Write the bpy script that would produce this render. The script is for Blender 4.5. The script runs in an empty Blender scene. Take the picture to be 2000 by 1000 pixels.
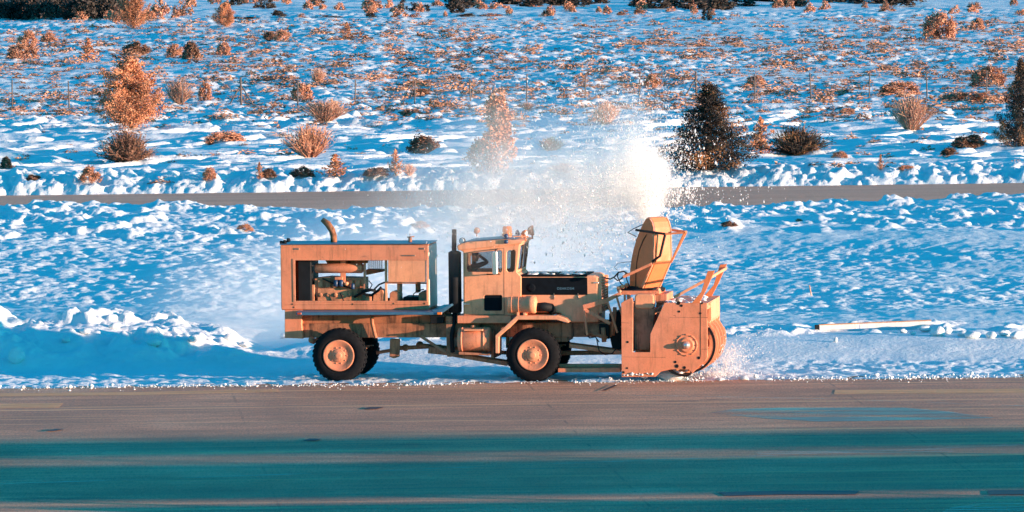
import bpy, math, random
import numpy as np
from mathutils import Vector, Matrix
from mathutils.geometry import delaunay_2d_cdt
PI = math.pi
R = math.radians
random.seed(7)
RNG = np.random.default_rng(11)
SC = bpy.context.scene
COL = SC.collection

# ------------------------------------------------------------------ camera
CAM_H = 13.0
FPX = 13600.0                      # focal length in pixels of the 2000 px wide photograph
PITCH = math.atan(756 / FPX)
ROLL = R(0.7)
c_f = np.array([0, math.cos(PITCH), -math.sin(PITCH)])
c_u0 = np.array([0, math.sin(PITCH), math.cos(PITCH)])
c_r0 = np.array([1.0, 0, 0])
c_r = c_r0 * math.cos(ROLL) - c_u0 * math.sin(ROLL)
c_u = c_u0 * math.cos(ROLL) + c_r0 * math.sin(ROLL)
cd = bpy.data.cameras.new('camera')
cam = bpy.data.objects.new('camera', cd)
COL.objects.link(cam)
cd.sensor_width = 36
cd.lens = 36 * FPX / 2000
cd.clip_start = 1
cd.clip_end = 6000
cam.matrix_world = Matrix(((c_r[0], c_u[0], -c_f[0], 0), (c_r[1], c_u[1], -c_f[1], 0), (c_r[2], c_u[2], -c_f[2], CAM_H), (0, 0, 0, 1)))
SC.camera = cam

# ------------------------------------------------------------------ light
SUN_AZ = R(23)                     # measured from +X (right) towards the camera
SUN_EL = R(4.3)
sd = Vector((math.cos(SUN_AZ) * math.cos(SUN_EL), -math.sin(SUN_AZ) * math.cos(SUN_EL), math.sin(SUN_EL)))
sl = bpy.data.lights.new('sun', 'SUN')
sl.energy = 5.0
sl.angle = R(0.5)
sl.color = (1.0, 0.66, 0.48)
sun = bpy.data.objects.new('sun', sl)
COL.objects.link(sun)
sun.rotation_euler = sd.to_track_quat('Z', 'Y').to_euler()
sun.location = sd * 60
W = bpy.data.worlds.new('World')
SC.world = W
W.use_nodes = True
wn = W.node_tree
bg = wn.nodes['Background']
sky = wn.nodes.new('ShaderNodeTexSky')
sky.sky_type = 'NISHITA'
sky.sun_disc = False
sky.sun_elevation = SUN_EL
sky.sun_rotation = math.atan2(sd.x, sd.y)
sky.altitude = 800
tint = wn.nodes.new('ShaderNodeMix')
tint.data_type = 'RGBA'
tint.blend_type = 'MULTIPLY'
tint.inputs['Factor'].default_value = 1.0
tint.inputs['B'].default_value = (0.045, 1.06, 1.74, 1)
wn.links.new(sky.outputs['Color'], tint.inputs['A'])
wn.links.new(tint.outputs['Result'], bg.inputs['Color'])
bg.inputs['Strength'].default_value = 0.135
SC.view_settings.view_transform = 'Standard'
SC.view_settings.look = 'None'
SC.view_settings.exposure = 1.22
SC.view_settings.gamma = 1
SC.view_settings.use_curve_mapping = False
SC.cycles.volume_bounces = 24
SC.cycles.max_bounces = 24
SC.cycles.diffuse_bounces = 4
SC.cycles.glossy_bounces = 4
SC.cycles.transmission_bounces = 8
SC.cycles.transparent_max_bounces = 12
SC.cycles.volume_step_rate = 0.35
SC.cycles.volume_max_steps = 512

# ------------------------------------------------------------------ helpers
def ray(px, py):
    return c_f * FPX + c_r * (px - 1000) + c_u * (500 - py)

def G(px, py, z=0.0):
    d = ray(px, py)
    t = (z - CAM_H) / d[2]
    return d[0] * t, d[1] * t

def tag(o, label=None, cat=None, group=None, kind=None):
    if label: o['label'] = label
    if cat: o['category'] = cat
    if group: o['group'] = group
    if kind: o['kind'] = kind
    return o

def link(name, me, parent=None):
    o = bpy.data.objects.new(name, me)
    COL.objects.link(o)
    if parent: o.parent = parent
    return o

def np_mesh(name, verts, faces, mats, fmat=None, smooth=False):
    """verts (n,3), faces (m,k) array of equal-sided faces"""
    me = bpy.data.meshes.new(name)
    verts = np.asarray(verts, dtype=np.float32)
    faces = np.asarray(faces, dtype=np.int32)
    k = faces.shape[1]
    me.vertices.add(len(verts))
    me.vertices.foreach_set('co', verts.ravel())
    me.loops.add(faces.size)
    me.loops.foreach_set('vertex_index', faces.ravel())
    me.polygons.add(len(faces))
    me.polygons.foreach_set('loop_start', np.arange(0, faces.size, k, dtype=np.int32))
    me.polygons.foreach_set('loop_total', np.full(len(faces), k, dtype=np.int32))
    for m in (mats if isinstance(mats, (list, tuple)) else [mats]): me.materials.append(m)
    if fmat is not None: me.polygons.foreach_set('material_index', np.asarray(fmat, dtype=np.int32))
    if smooth: me.polygons.foreach_set('use_smooth', np.ones(len(faces), dtype=bool))
    me.update(calc_edges=True)
    return me

class MB:
    def __init__(self): self.v = []; self.f = []; self.s = []
    def add(self, vs, fs, smooth=False):
        b = len(self.v)
        self.v += [tuple(map(float, p)) for p in vs]
        for f in fs:
            self.f.append([b + i for i in f]); self.s.append(smooth)
        return self
    def box(self, x0, x1, y0, y1, z0, z1):
        vs = [(x, y, z) for x in (x0, x1) for y in (y0, y1) for z in (z0, z1)]
        return self.add(vs, [(0, 1, 3, 2), (4, 6, 7, 5), (0, 4, 5, 1), (2, 3, 7, 6), (0, 2, 6, 4), (1, 5, 7, 3)])
    def prism(self, pts, y0, y1):
        n = len(pts)
        a = sum(pts[i][0] * pts[(i + 1) % n][1] - pts[(i + 1) % n][0] * pts[i][1] for i in range(n))
        if a < 0: pts = pts[::-1]
        vs = [(x, y0, z) for x, z in pts] + [(x, y1, z) for x, z in pts]
        fs = [list(range(n)), list(range(2 * n - 1, n - 1, -1))]
        for i in range(n):
            j = (i + 1) % n
            fs.append((j, i, n + i, n + j))
        return self.add(vs, fs)
    def plate(self, outer, holes, y0, y1):
        loops = [outer] + list(holes)
        vs, es, k = [], [], 0
        for lp in loops:
            n = len(lp)
            vs += [Vector(p) for p in lp]
            es += [(k + i, k + (i + 1) % n) for i in range(n)]
            k += n
        r = delaunay_2d_cdt(vs, es, [], 0, 1e-5)
        vo = r[0]
        def inside(p, lp):
            c = False
            for i in range(len(lp)):
                a, q = lp[i], lp[i - 1]
                if (a[1] > p[1]) != (q[1] > p[1]) and p[0] < (q[0] - a[0]) * (p[1] - a[1]) / (q[1] - a[1]) + a[0]: c = not c
            return c
        fo = []
        for f in r[2]:
            p = [sum(vo[i][k] for i in f) / len(f) for k in (0, 1)]
            if inside(p, outer) and not any(inside(p, h) for h in holes): fo.append(f)
        m = len(vo)
        V = [(p[0], y0, p[1]) for p in vo] + [(p[0], y1, p[1]) for p in vo]
        Fs = []
        cnt = {}
        for f in fo:
            f = list(f)
            Fs.append(f); Fs.append([m + i for i in reversed(f)])
            for i in range(len(f)):
                e = (f[i], f[(i + 1) % len(f)])
                cnt[e] = 1
        for (i, j) in list(cnt):
            if (j, i) not in cnt: Fs.append((j, i, m + i, m + j))
        return self.add(V, Fs)
    def bar(self, p, q, w, h=None):
        h = h or w
        p, q = Vector(p), Vector(q)
        d = (q - p).normalized()
        u = Vector((0, 0, 1)) if abs(d.z) < .95 else Vector((0, 1, 0))
        s = d.cross(u).normalized(); u = s.cross(d)
        vs = []
        for c in (p, q):
            for a, b in ((-1, -1), (1, -1), (1, 1), (-1, 1)):
                vs.append(c + s * a * w / 2 + u * b * h / 2)
        return self.add(vs, [(3, 2, 1, 0), (4, 5, 6, 7), (0, 1, 5, 4), (1, 2, 6, 5), (2, 3, 7, 6), (3, 0, 4, 7)])
    def tube(self, pts, r, n=10):
        pts = [Vector(p) for p in pts]
        if not isinstance(r, (list, tuple)): r = [r] * len(pts)
        d0 = (pts[1] - pts[0]).normalized()
        u = d0.orthogonal().normalized()
        vs = []
        for i, p in enumerate(pts):
            a = pts[max(i - 1, 0)]; b = pts[min(i + 1, len(pts) - 1)]
            d = (b - a).normalized()
            u = (u - d * u.dot(d)).normalized()
            w = d.cross(u)
            for k in range(n):
                t = 2 * PI * k / n
                vs.append(p + (u * math.cos(t) + w * math.sin(t)) * r[i])
        fs = []
        for i in range(len(pts) - 1):
            for k in range(n):
                k2 = (k + 1) % n
                fs.append((i * n + k, i * n + k2, (i + 1) * n + k2, (i + 1) * n + k))
        self.add(vs, fs, True)
        m = len(self.v) - len(vs)
        self.f.append([m + k for k in reversed(range(n))]); self.s.append(False)
        self.f.append([m + (len(pts) - 1) * n + k for k in range(n)]); self.s.append(False)
        return self
    def lathe(self, c, axis, prof, n=32, smooth=True):
        """prof: (along axis, radius)"""
        c = Vector(c); ax = Vector(axis).normalized(); u = ax.orthogonal().normalized(); w = ax.cross(u)
        vs = []
        for a, r in prof:
            for k in range(n):
                t = 2 * PI * k / n
                vs.append(c + ax * a + (u * math.cos(t) + w * math.sin(t)) * max(r, 1e-4))
        fs = []
        for i in range(len(prof) - 1):
            for k in range(n):
                k2 = (k + 1) % n
                fs.append((i * n + k, i * n + k2, (i + 1) * n + k2, (i + 1) * n + k))
        fs.append(list(reversed(range(n)))); fs.append([(len(prof) - 1) * n + k for k in range(n)])
        return self.add(vs, fs, smooth)
    def ball(self, c, r, n=12, sz=1.0):
        prof = [(-r * math.cos(PI * i / n), r * math.sin(PI * i / n)) for i in range(n + 1)]
        return self.lathe(c, (0, 0, 1), [(a * sz, q) for a, q in prof], 14)
    def build(self, name, m, parent=None, bevel=0.0, seg=1):
        me = bpy.data.meshes.new(name)
        me.from_pydata(self.v, [], self.f)
        me.polygons.foreach_set('use_smooth', np.array(self.s, dtype=bool))
        me.materials.append(m)
        me.update()
        o = link(name, me, parent)
        if bevel:
            b = o.modifiers.new('bevel', 'BEVEL'); b.width = bevel; b.segments = seg
            b.limit_method = 'ANGLE'; b.angle_limit = R(40); b.use_clamp_overlap = True
        return o

# ------------------------------------------------------------------ noise
def _hash(ix, iy, seed):
    h = (ix.astype(np.int64) * 374761393 + iy.astype(np.int64) * 668265263 + seed * 1442695041) & 0xFFFFFFFF
    h = ((h ^ (h >> 13)) * 1274126177) & 0xFFFFFFFF
    return ((h ^ (h >> 16)) & 0xFFFF) / 65535.0

def vnoise(x, y, seed=0):
    ix, iy = np.floor(x), np.floor(y)
    fx, fy = x - ix, y - iy
    fx = fx * fx * fx * (fx * (fx * 6 - 15) + 10); fy = fy * fy * fy * (fy * (fy * 6 - 15) + 10)
    a, b = _hash(ix, iy, seed), _hash(ix + 1, iy, seed)
    c, d = _hash(ix, iy + 1, seed), _hash(ix + 1, iy + 1, seed)
    return (a + (b - a) * fx) * (1 - fy) + (c + (d - c) * fx) * fy - 0.5

def fbm(x, y, wl, octs=4, seed=0, gain=.5):
    s, a = 0, 1.0
    for o in range(octs):
        k = (2.03 ** o) / wl
        ca, sa = math.cos(o * 1.1 + seed), math.sin(o * 1.1 + seed)
        s = s + a * vnoise((x * ca - y * sa) * k + 13.7 * o, (x * sa + y * ca) * k + 5.1 * o, seed + o)
        a *= gain
    return s

def sstep(a, b, x):
    t = np.clip((x - a) / (b - a), 0, 1)
    return t * t * (3 - 2 * t)

# ------------------------------------------------------------------ materials
class Mat:
    def __init__(self, name, rough=.6, metal=0.0):
        self.m = bpy.data.materials.new(name); self.m.use_nodes = True
        self.nt = self.m.node_tree; self.b = self.nt.nodes['Principled BSDF']
        self.b.inputs['Roughness'].default_value = rough; self.b.inputs['Metallic'].default_value = metal
        self.tc = None
    def n(self, t, **k):
        nd = self.nt.nodes.new(t)
        for a, v in k.items(): setattr(nd, a, v)
        return nd
    def l(self, a, b): self.nt.links.new(a, b)
    def coord(self, scale=(1, 1, 1)):
        if self.tc is None: self.tc = self.n('ShaderNodeTexCoord')
        mp = self.n('ShaderNodeMapping'); mp.inputs['Scale'].default_value = scale
        self.l(self.tc.outputs['Object'], mp.inputs['Vector']); return mp.outputs['Vector']
    def noise(self, scale, detail=4, rough=.55, sc=(1, 1, 1), dist=0):
        t = self.n('ShaderNodeTexNoise'); t.inputs['Scale'].default_value = scale; t.inputs['Detail'].default_value = detail
        t.inputs['Roughness'].default_value = rough; t.inputs['Distortion'].default_value = dist
        self.l(self.coord(sc), t.inputs['Vector']); return t.outputs['Fac']
    def ramp(self, fac, stops):
        r = self.n('ShaderNodeValToRGB'); e = r.color_ramp.elements
        while len(e) < len(stops): e.new(.5)
        for i, (p, c) in enumerate(stops):
            e[i].position = p; e[i].color = (*c, 1) if len(c) == 3 else c
        self.l(fac, r.inputs['Fac']); return r.outputs['Color']
    def mix(self, fac, a, b, mode='MIX'):
        x = self.n('ShaderNodeMix', data_type='RGBA', blend_type=mode)
        for s, v in (('Factor', fac), ('A', a), ('B', b)):
            if hasattr(v, 'is_linked'): self.l(v, x.inputs[s])
            else: x.inputs[s].default_value = v if s == 'Factor' else (*v, 1)
        return x.outputs['Result']
    def base(self, v):
        if hasattr(v, 'is_linked'): self.l(v, self.b.inputs['Base Color'])
        else: self.b.inputs['Base Color'].default_value = (*v, 1)
    def bump(self, h, strength=.5, dist=.02):
        b = self.n('ShaderNodeBump'); b.inputs['Strength'].default_value = strength; b.inputs['Distance'].default_value = dist
        self.l(h, b.inputs['Height']); self.l(b.outputs['Normal'], self.b.inputs['Normal'])

def facets(m, scale, k):
    """rough aggregate: tilts the shading normal grain by grain"""
    t = m.n('ShaderNodeTexNoise'); t.inputs['Scale'].default_value = scale; t.inputs['Detail'].default_value = 3; t.inputs['Roughness'].default_value = .7
    m.l(m.coord(), t.inputs['Vector'])
    a = m.n('ShaderNodeVectorMath', operation='SUBTRACT'); a.inputs[1].default_value = (.5, .5, .5); m.l(t.outputs['Color'], a.inputs[0])
    b = m.n('ShaderNodeVectorMath', operation='MULTIPLY'); b.inputs[1].default_value = (k, k, 0); m.l(a.outputs[0], b.inputs[0])
    g = m.n('ShaderNodeNewGeometry')
    c = m.n('ShaderNodeVectorMath', operation='ADD'); m.l(b.outputs[0], c.inputs[0]); m.l(g.outputs['Normal'], c.inputs[1])
    d = m.n('ShaderNodeVectorMath', operation='NORMALIZE'); m.l(c.outputs[0], d.inputs[0])
    m.l(d.outputs[0], m.b.inputs['Normal'])

def g3(v): return (v, v, v)

def simple(name, col, rough=.6, metal=0, var=.18, scale=6, bump=0):
    m = Mat(name, rough, metal)
    f = m.noise(scale, 5, .6)
    lo = tuple(c * (1 - var) for c in col); hi = tuple(min(1, c * (1 + var)) for c in col)
    m.base(m.ramp(f, [(.3, lo), (.7, hi)]))
    if bump: m.bump(m.noise(scale * 8, 3), bump, .01)
    return m.m

def paint(name, col, dirt=(.30, .12, .06), amount=.5, rough=.5):
    m = Mat(name, rough)
    big = m.noise(1.7, 7, .68)
    fine = m.noise(46, 2, .6)
    spots = m.noise(11, 6, .72)
    runs = m.noise(5, 5, .7, (1.6, 1.6, .16))
    fade = m.noise(.8, 3, .5)
    pale = tuple(min(1, c * .86 + .09) for c in col)
    c0 = m.mix(m.ramp(fade, [(.38, g3(0)), (.66, g3(.45))]), col, pale)
    c1 = m.mix(m.ramp(fine, [(.3, g3(.28)), (.7, g3(0))]), c0, tuple(c * .55 for c in col))
    c2 = m.mix(m.ramp(big, [(.46, g3(0)), (.72, g3(amount * .9))]), c1, dirt)
    c3 = m.mix(m.ramp(runs, [(.52, g3(0)), (.70, g3(amount * 1.1))]), c2, tuple(c * .8 for c in dirt))
    c4 = m.mix(m.ramp(spots, [(.63, g3(0)), (.70, g3(min(1, 1.5 * amount)))]), c3, tuple(c * .35 for c in dirt))
    m.base(c4)
    m.l(m.ramp(big, [(.3, g3(rough - .1)), (.7, g3(min(1, rough + .3)))]), m.b.inputs['Roughness'])
    m.bump(m.noise(9, 4), .16, .012)
    return m.m

M = {}
M['paint'] = paint('orange_paint', (.85, .29, .145), amount=.62)
M['paint_cab'] = paint('light_orange_paint', (.94, .38, .19), amount=.42)
M['paint_box'] = paint('dull_orange_paint', (.84, .27, .13), amount=.55)
M['chute'] = paint('red_orange_chute_paint', (.80, .21, .065), amount=.3)
M['pale'] = paint('lit_face_pale_paint', (.88, .72, .62), dirt=(.5, .3, .2), amount=.3)  # pale tone stands in for sunlight on the engine house front
M['frame'] = paint('dirty_frame_paint', (.50, .18, .085), dirt=(.085, .04, .024), amount=1.1, rough=.7)
M['engine'] = paint('oily_engine_paint', (.80, .30, .14), dirt=(.08, .04, .025), amount=1.0, rough=.6)
M['rust'] = simple('rusty_pipe', (.34, .13, .06), .85, var=.6, scale=9, bump=.3)
M['rubber'] = simple('tyre_rubber', (.008, .009, .011), .9, var=.35, scale=12); M['rubber'].node_tree.nodes['Principled BSDF'].inputs['Specular IOR Level'].default_value = .15
M['black'] = simple('black_steel', (.007, .009, .012), .7, var=.3); M['black'].node_tree.nodes['Principled BSDF'].inputs['Specular IOR Level'].default_value = .25
M['navy'] = simple('anti_glare_black_paint', (.004, .007, .011), .85, var=.3); M['navy'].node_tree.nodes['Principled BSDF'].inputs['Specular IOR Level'].default_value = .12
M['deck'] = simple('skylit_blue_deck_steel', (.06, .16, .25), .45, .2, var=.2)  # blue of the sky on upward faces put into the base colour
M['chrome'] = simple('bright_metal', (.75, .72, .70), .28, .8, var=.1)
M['steel'] = simple('worn_steel', (.30, .22, .18), .45, .6, var=.35)
M['blue'] = simple('blue_filter_paint', (.012, .045, .11), .4, var=.2)
M['amber'] = simple('amber_lens', (.95, .20, .02), .25, var=.1)
M['red'] = simple('red_lens', (.45, .05, .02), .25, var=.1)
M['lens'] = simple('clear_lens', (.72, .74, .76), .12, var=.05)
M['cloth'] = simple('dark_cloth', (.02, .022, .03), .9, var=.3)
M['skin'] = simple('skin', (.55, .28, .18), .55, var=.08)
M['hair'] = simple('hair', (.02, .014, .01), .7)
M['seat'] = simple('black_vinyl', (.014, .014, .016), .5)
M['badge'] = simple('badge_letters', (.10, .20, .28), .5, var=.1)
M['wood'] = simple('weathered_post', (.13, .10, .09), .85, var=.3, scale=10)
M['board'] = paint('white_board_paint', (.82, .76, .70), dirt=(.4, .25, .15), amount=.3)
M['board_edge'] = simple('orange_board_edge', (.62, .25, .09), .6)
M['bark'] = simple('bark', (.07, .045, .032), .9, var=.35, scale=14)
M['wire'] = simple('fence_wire', (.16, .13, .12), .5, .5)
M['concrete'] = simple('concrete', (.36, .34, .32), .85, var=.15, scale=2, bump=.2)

def glass(name, tintc, refl):
    m = Mat(name)
    t = m.n('ShaderNodeBsdfTransparent'); t.inputs['Color'].default_value = (*tintc, 1)
    g = m.n('ShaderNodeBsdfGlossy'); g.inputs['Roughness'].default_value = .04
    mx = m.n('ShaderNodeMixShader'); mx.inputs['Fac'].default_value = refl
    m.l(t.outputs[0], mx.inputs[1]); m.l(g.outputs[0], mx.inputs[2])
    m.l(mx.outputs[0], m.nt.nodes['Material Output'].inputs['Surface'])
    return m.m
M['glass'] = glass('window_glass', (.50, .58, .62), .09)

def snow_mat(name, lumps=1.0):
    m = Mat(name, .55)
    f = m.noise(.9, 6, .6)
    m.base(m.ramp(f, [(.3, (.68, .72, .73)), (.7, (.80, .82, .82))]))
    m.bump(m.noise(7, 5, .62), .55 * lumps, .07)
    m.b.inputs['Specular IOR Level'].default_value = .25
    return m.m
M['snow'] = snow_mat('snow')
M['snow_soft'] = snow_mat('loose_snow', .5)
def flake_mat():
    m = Mat('flying_snow_flakes'); d = m.n('ShaderNodeBsdfDiffuse'); t = m.n('ShaderNodeBsdfTranslucent'); x = m.n('ShaderNodeMixShader')
    d.inputs['Color'].default_value = (.95, .95, .95, 1); t.inputs['Color'].default_value = (.95, .95, .95, 1)
    m.l(d.outputs[0], x.inputs[1]); m.l(t.outputs[0], x.inputs[2]); m.l(x.outputs[0], m.nt.nodes['Material Output'].inputs['Surface'])
    return m.m
M['flake'] = flake_mat()

def runway_mat():
    m = Mat('runway_concrete', .75)
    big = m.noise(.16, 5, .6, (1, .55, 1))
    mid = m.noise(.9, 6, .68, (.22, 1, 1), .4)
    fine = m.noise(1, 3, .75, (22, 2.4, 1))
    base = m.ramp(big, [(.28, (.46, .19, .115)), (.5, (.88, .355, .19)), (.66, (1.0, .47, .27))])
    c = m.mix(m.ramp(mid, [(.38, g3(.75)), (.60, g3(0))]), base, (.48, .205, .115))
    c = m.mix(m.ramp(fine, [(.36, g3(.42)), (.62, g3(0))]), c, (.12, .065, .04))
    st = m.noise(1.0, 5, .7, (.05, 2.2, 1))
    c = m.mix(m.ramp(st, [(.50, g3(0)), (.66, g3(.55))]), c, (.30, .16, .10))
    lit_streak = m.noise(1.0, 4, .7, (.03, 1.3, 1.7))
    c = m.mix(m.ramp(lit_streak, [(.55, g3(0)), (.66, g3(.85))]), c, (1.0, .47, .22))  # orange streaks paint in patches lit by the low sun
    # tar patches and rubber streaks
    tar = m.noise(.55, 4, .6, (.22, 1.4, 1), .6)
    c = m.mix(m.ramp(tar, [(.67, g3(0)), (.72, g3(.6))]), c, (.09, .055, .045))
    # slab joints
    br = m.n('ShaderNodeTexBrick'); br.offset = 0; br.inputs['Scale'].default_value = 1
    br.inputs['Brick Width'].default_value = 7.5; br.inputs['Row Height'].default_value = 7.5
    br.inputs['Mortar Size'].default_value = .035; br.inputs['Mortar Smooth'].default_value = .3
    mp = m.n('ShaderNodeMapping'); mp.inputs['Rotation'].default_value = (0, 0, R(-4)); mp.inputs['Location'].default_value = (2.4, 3.1, 0)
    m.l(m.tc.outputs['Object'], mp.inputs['Vector']); m.l(mp.outputs['Vector'], br.inputs['Vector'])
    brk = m.noise(.8, 3, .6)
    jf = m.mix(1.0, br.outputs['Fac'], m.ramp(brk, [(.48, g3(0)), (.62, g3(.4))]), 'MULTIPLY')
    c = m.mix(jf, c, (.06, .04, .035))
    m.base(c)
    facets(m, 45, 4.5)
    return m.m
M['runway'] = runway_mat()

def road_mat():
    m = Mat('old_asphalt', .8)
    a = m.noise(.5, 5, .6, (.1, 1, 1))
    c = m.ramp(a, [(.3, (.62, .30, .19)), (.7, (.80, .42, .27))])
    m.base(m.mix(m.ramp(m.noise(14, 3, .7), [(.35, g3(.25)), (.65, g3(0))]), c, (.20, .13, .09)))
    facets(m, 30, 4.5)
    return m.m
M['road'] = road_mat()

def marking_mat(name, col, wear=.5):
    m = Mat(name, .7)
    w = m.noise(1.6, 6, .72, (.12, 2.5, 1))
    t = m.n('ShaderNodeBsdfTransparent'); x = m.n('ShaderNodeMixShader')
    m.base(col); facets(m, 45, 4.5)
    m.l(m.ramp(w, [(wear - .1, g3(0)), (wear + .12, g3(.85))]), x.inputs['Fac'])
    m.l(t.outputs[0], x.inputs[1]); m.l(m.b.outputs[0], x.inputs[2]); m.l(x.outputs[0], m.nt.nodes['Material Output'].inputs['Surface'])
    return m.m
M['mark_orange'] = marking_mat('worn_orange_marking', (1.0, .46, .20), .36)
M['mark_white'] = marking_mat('worn_white_marking', (1.0, .74, .56), .54)
M['tar'] = simple('tar_seal', (.035, .03, .03), .6, var=.3, scale=3)

def puddle_mat():
    m = Mat('melt_water', .3)
    w = m.noise(.8, 5, .65, (.3, 1, 1)); e = m.noise(.55, 6, .7, (.25, 1.2, 1), .5)
    m.base((.30, .21, .17)); m.b.inputs['Specular IOR Level'].default_value = .25
    m.l(m.ramp(w, [(.4, g3(.22)), (.7, g3(.5))]), m.b.inputs['Roughness'])
    t = m.n('ShaderNodeBsdfTransparent'); x = m.n('ShaderNodeMixShader')
    m.l(m.ramp(e, [(.36, g3(.0)), (.56, g3(.62))]), x.inputs['Fac'])
    m.l(t.outputs[0], x.inputs[1]); m.l(m.b.outputs[0], x.inputs[2]); m.l(x.outputs[0], m.nt.nodes['Material Output'].inputs['Surface'])
    return m.m
M['puddle'] = puddle_mat()

def leaf_mat(name, lo, hi, scale=2.5, stops=(.32, .68)):
    m = Mat(name, .75)
    inf = m.n('ShaderNodeObjectInfo')
    g = m.n('ShaderNodeNewGeometry')
    a = m.noise(scale, 4, .6)
    c = m.ramp(a, [(stops[0], lo), (stops[1], hi)])
    r = m.ramp(g.outputs['Random Per Island'], [(0, g3(.72)), (1, g3(1.25))])
    c = m.mix(1.0, c, r, 'MULTIPLY')
    v = m.ramp(inf.outputs['Random'], [(0, (.85, .85, .85)), (1, (1.12, 1.12, 1.12))])
    m.base(m.mix(1.0, c, v, 'MULTIPLY'))
    m.b.inputs['Specular IOR Level'].default_value = .2
    return m.m
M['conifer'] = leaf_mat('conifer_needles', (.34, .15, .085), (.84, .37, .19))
M['conifer_dark'] = leaf_mat('juniper_needles_lit_streaks', (.040, .034, .030), (.46, .22, .105), 3.2, stops=(.50, .62))  # bright noise patches are sunlit streaks put into the colour
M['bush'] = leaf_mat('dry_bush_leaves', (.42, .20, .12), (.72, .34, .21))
M['bush_dark'] = leaf_mat('dark_bush_leaves', (.14, .075, .055), (.36, .18, .11))
M['far_dark'] = leaf_mat('shaded_far_needles', (.035, .032, .030), (.09, .065, .05))  # shade of the far woods put into the needle colour
M['twig'] = leaf_mat('dry_twigs', (.50, .26, .17), (.80, .45, .31))
M['tussock'] = leaf_mat('dry_grass', (.32, .165, .10), (.66, .33, .205))

# ------------------------------------------------------------------ setting: runway, markings, snow, road
def sheet(name, pts, z, m, kind='structure', zb=None):
    me = bpy.data.meshes.new(name)
    me.from_pydata([(x, y, z) for x, y in pts], [], [list(range(len(pts)))])
    me.materials.append(m); me.update()
    o = link(name, me); o['kind'] = kind
    if me.polygons[0].normal.z < 0: me.flip_normals()
    return o

sheet('ground', [(-1600, -300), (1600, -300), (1600, 3200), (-1600, 3200)], -0.45, M['snow'])
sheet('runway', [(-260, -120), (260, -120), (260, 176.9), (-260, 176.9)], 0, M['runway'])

def gz(x, y):
    """height of the snow at (x, y)"""
    x = np.asarray(x, dtype=float); y = np.asarray(y, dtype=float)
    z = np.zeros(np.broadcast(x, y).shape)
    # strip the truck drives on: ruts run along the runway edge
    rut = sstep(182.2, 180.4, y) * (.030 * vnoise(x * .10, y * 3.2, 3) + .022 * vnoise(x * .35, y * 6.5, 4) + .05 * fbm(x, y, .8, 4, 5) + .055 * fbm(x * 1.2, y * .8, .34, 3, 6, .6))
    edge = sstep(175.55, 176.45, y + .55 * fbm(x, y * .6, 1.1, 4, 8) + .55 * fbm(x, y * .3, 6.0, 2, 9))
    z = z - .045 + edge * (.065 + rut)
    # cleared bank: low on the right, heaped and lumpy on the left
    left = sstep(-4.2, -7.0, x)
    mound = .66 * sstep(181.4, 185.2, y + .7 * fbm(x, y, 3.5, 3, 21)) * (0.80 + .8 * fbm(x + 31, y * .7, 4.0, 3, 22))
    lum = np.clip(fbm(x, y * .8, 1.8, 5, 23, .52) + .10, 0, 1) * .80 + .13 * np.abs(fbm(x, y * .8, .7, 4, 27, .6))
    env = 1 - .55 * sstep(-8.6, -7.0, x) + .25 * sstep(-8.5, -9.5, x)
    bankL = mound * env + env * lum * sstep(181.6, 184, y) * sstep(193, 187, y)
    bankR = .47 * sstep(180.3, 184.8, y + .25 * fbm(x, y, 1.2, 3, 24)) + .34 * np.clip(fbm(x, y, .9, 4, 25) + .02, 0, 1) * sstep(184.6, 185.4, y) * sstep(191, 187, y) + .07 * np.clip(fbm(x, y, .35, 3, 26), 0, 1) * sstep(178.0, 178.6, y) * sstep(181.6, 180.6, y)
    bank = bankL * left + bankR * (1 - left)
    fall = 1 - .75 * sstep(187, 204, y)
    z = z + bank * fall
    # open snow between runway and road: wind crust
    mid = sstep(185, 189, y) * sstep(267.5, 265, y)
    patch = sstep(-.22, .25, fbm(x, y * .45, 9, 3, 31))
    crust = .060 * fbm(x * 1.3, y * .55, .50, 4, 32, .6) * (.35 + 1.1 * patch) + .085 * fbm(x, y * .7, 2.6, 4, 33) + .45 * fbm(x, y, 16, 2, 34)
    z = z + mid * crust
    # thrown-up lumps beside the road
    lump1 = sstep(240, 250, y) * sstep(267, 264, y)
    z = z + lump1 * (np.clip(fbm(x, y * .5, 1.1, 4, 41, .6) + .02, 0, 1) * .36 + .10)
    # road bed
    rd = sstep(264.6, 266.4, y + .8 * fbm(x, y, 2.4, 3, 42)) * sstep(282.6, 281.6, y)
    z = z * (1 - rd) - .10 * rd
    # ploughed berm behind the road
    berm = sstep(281.4, 284.8, y) * sstep(299, 287, y)
    z = z + berm * (.50 + .10 * fbm(x, y, 6, 2, 52)) + sstep(281.4, 282.2, y) * sstep(290, 286, y) * .27 * fbm(x, y * .6, .52, 4, 51, .62)
    # smooth drifts, then the hummocky shrub plain
    drift = sstep(287, 300, y)
    ph = x / 4.4 + 1.9 * fbm(x, y, 7, 4, 66, .6) + 1.0 * vnoise(x * .03, y * .16, 67)
    fr = ph - np.floor(ph)
    saw = np.where(fr < .82, fr / .82, (1 - fr) / .18)
    lee = sstep(288, 300, y) * sstep(392, 366, y)
    z = z + lee * (.33 * saw * (.35 + .65 * sstep(-.2, .3, fbm(x, y * .5, 11, 2, 68))) - .12)
    z = z + drift * (.42 * fbm(x, y, 17, 2, 61) + .09 * fbm(x, y * .5, 3.0, 3, 62) + .035 * fbm(x, y * .4, .6, 3, 70))
    hum = sstep(318, 384, y) * sstep(640, 615, y)
    z = z + hum * ((.08 + .17 * sstep(-.3, .35, fbm(x, y * .4, 13, 3, 69))) * fbm(x, y * .45, .85, 4, 63, .6) + .02)
    far = sstep(615, 640, y)
    z = z + far * (.12 * fbm(x, y, 5, 3, 64) + .25 * fbm(x, y, 30, 2, 65))
    return z

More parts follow.
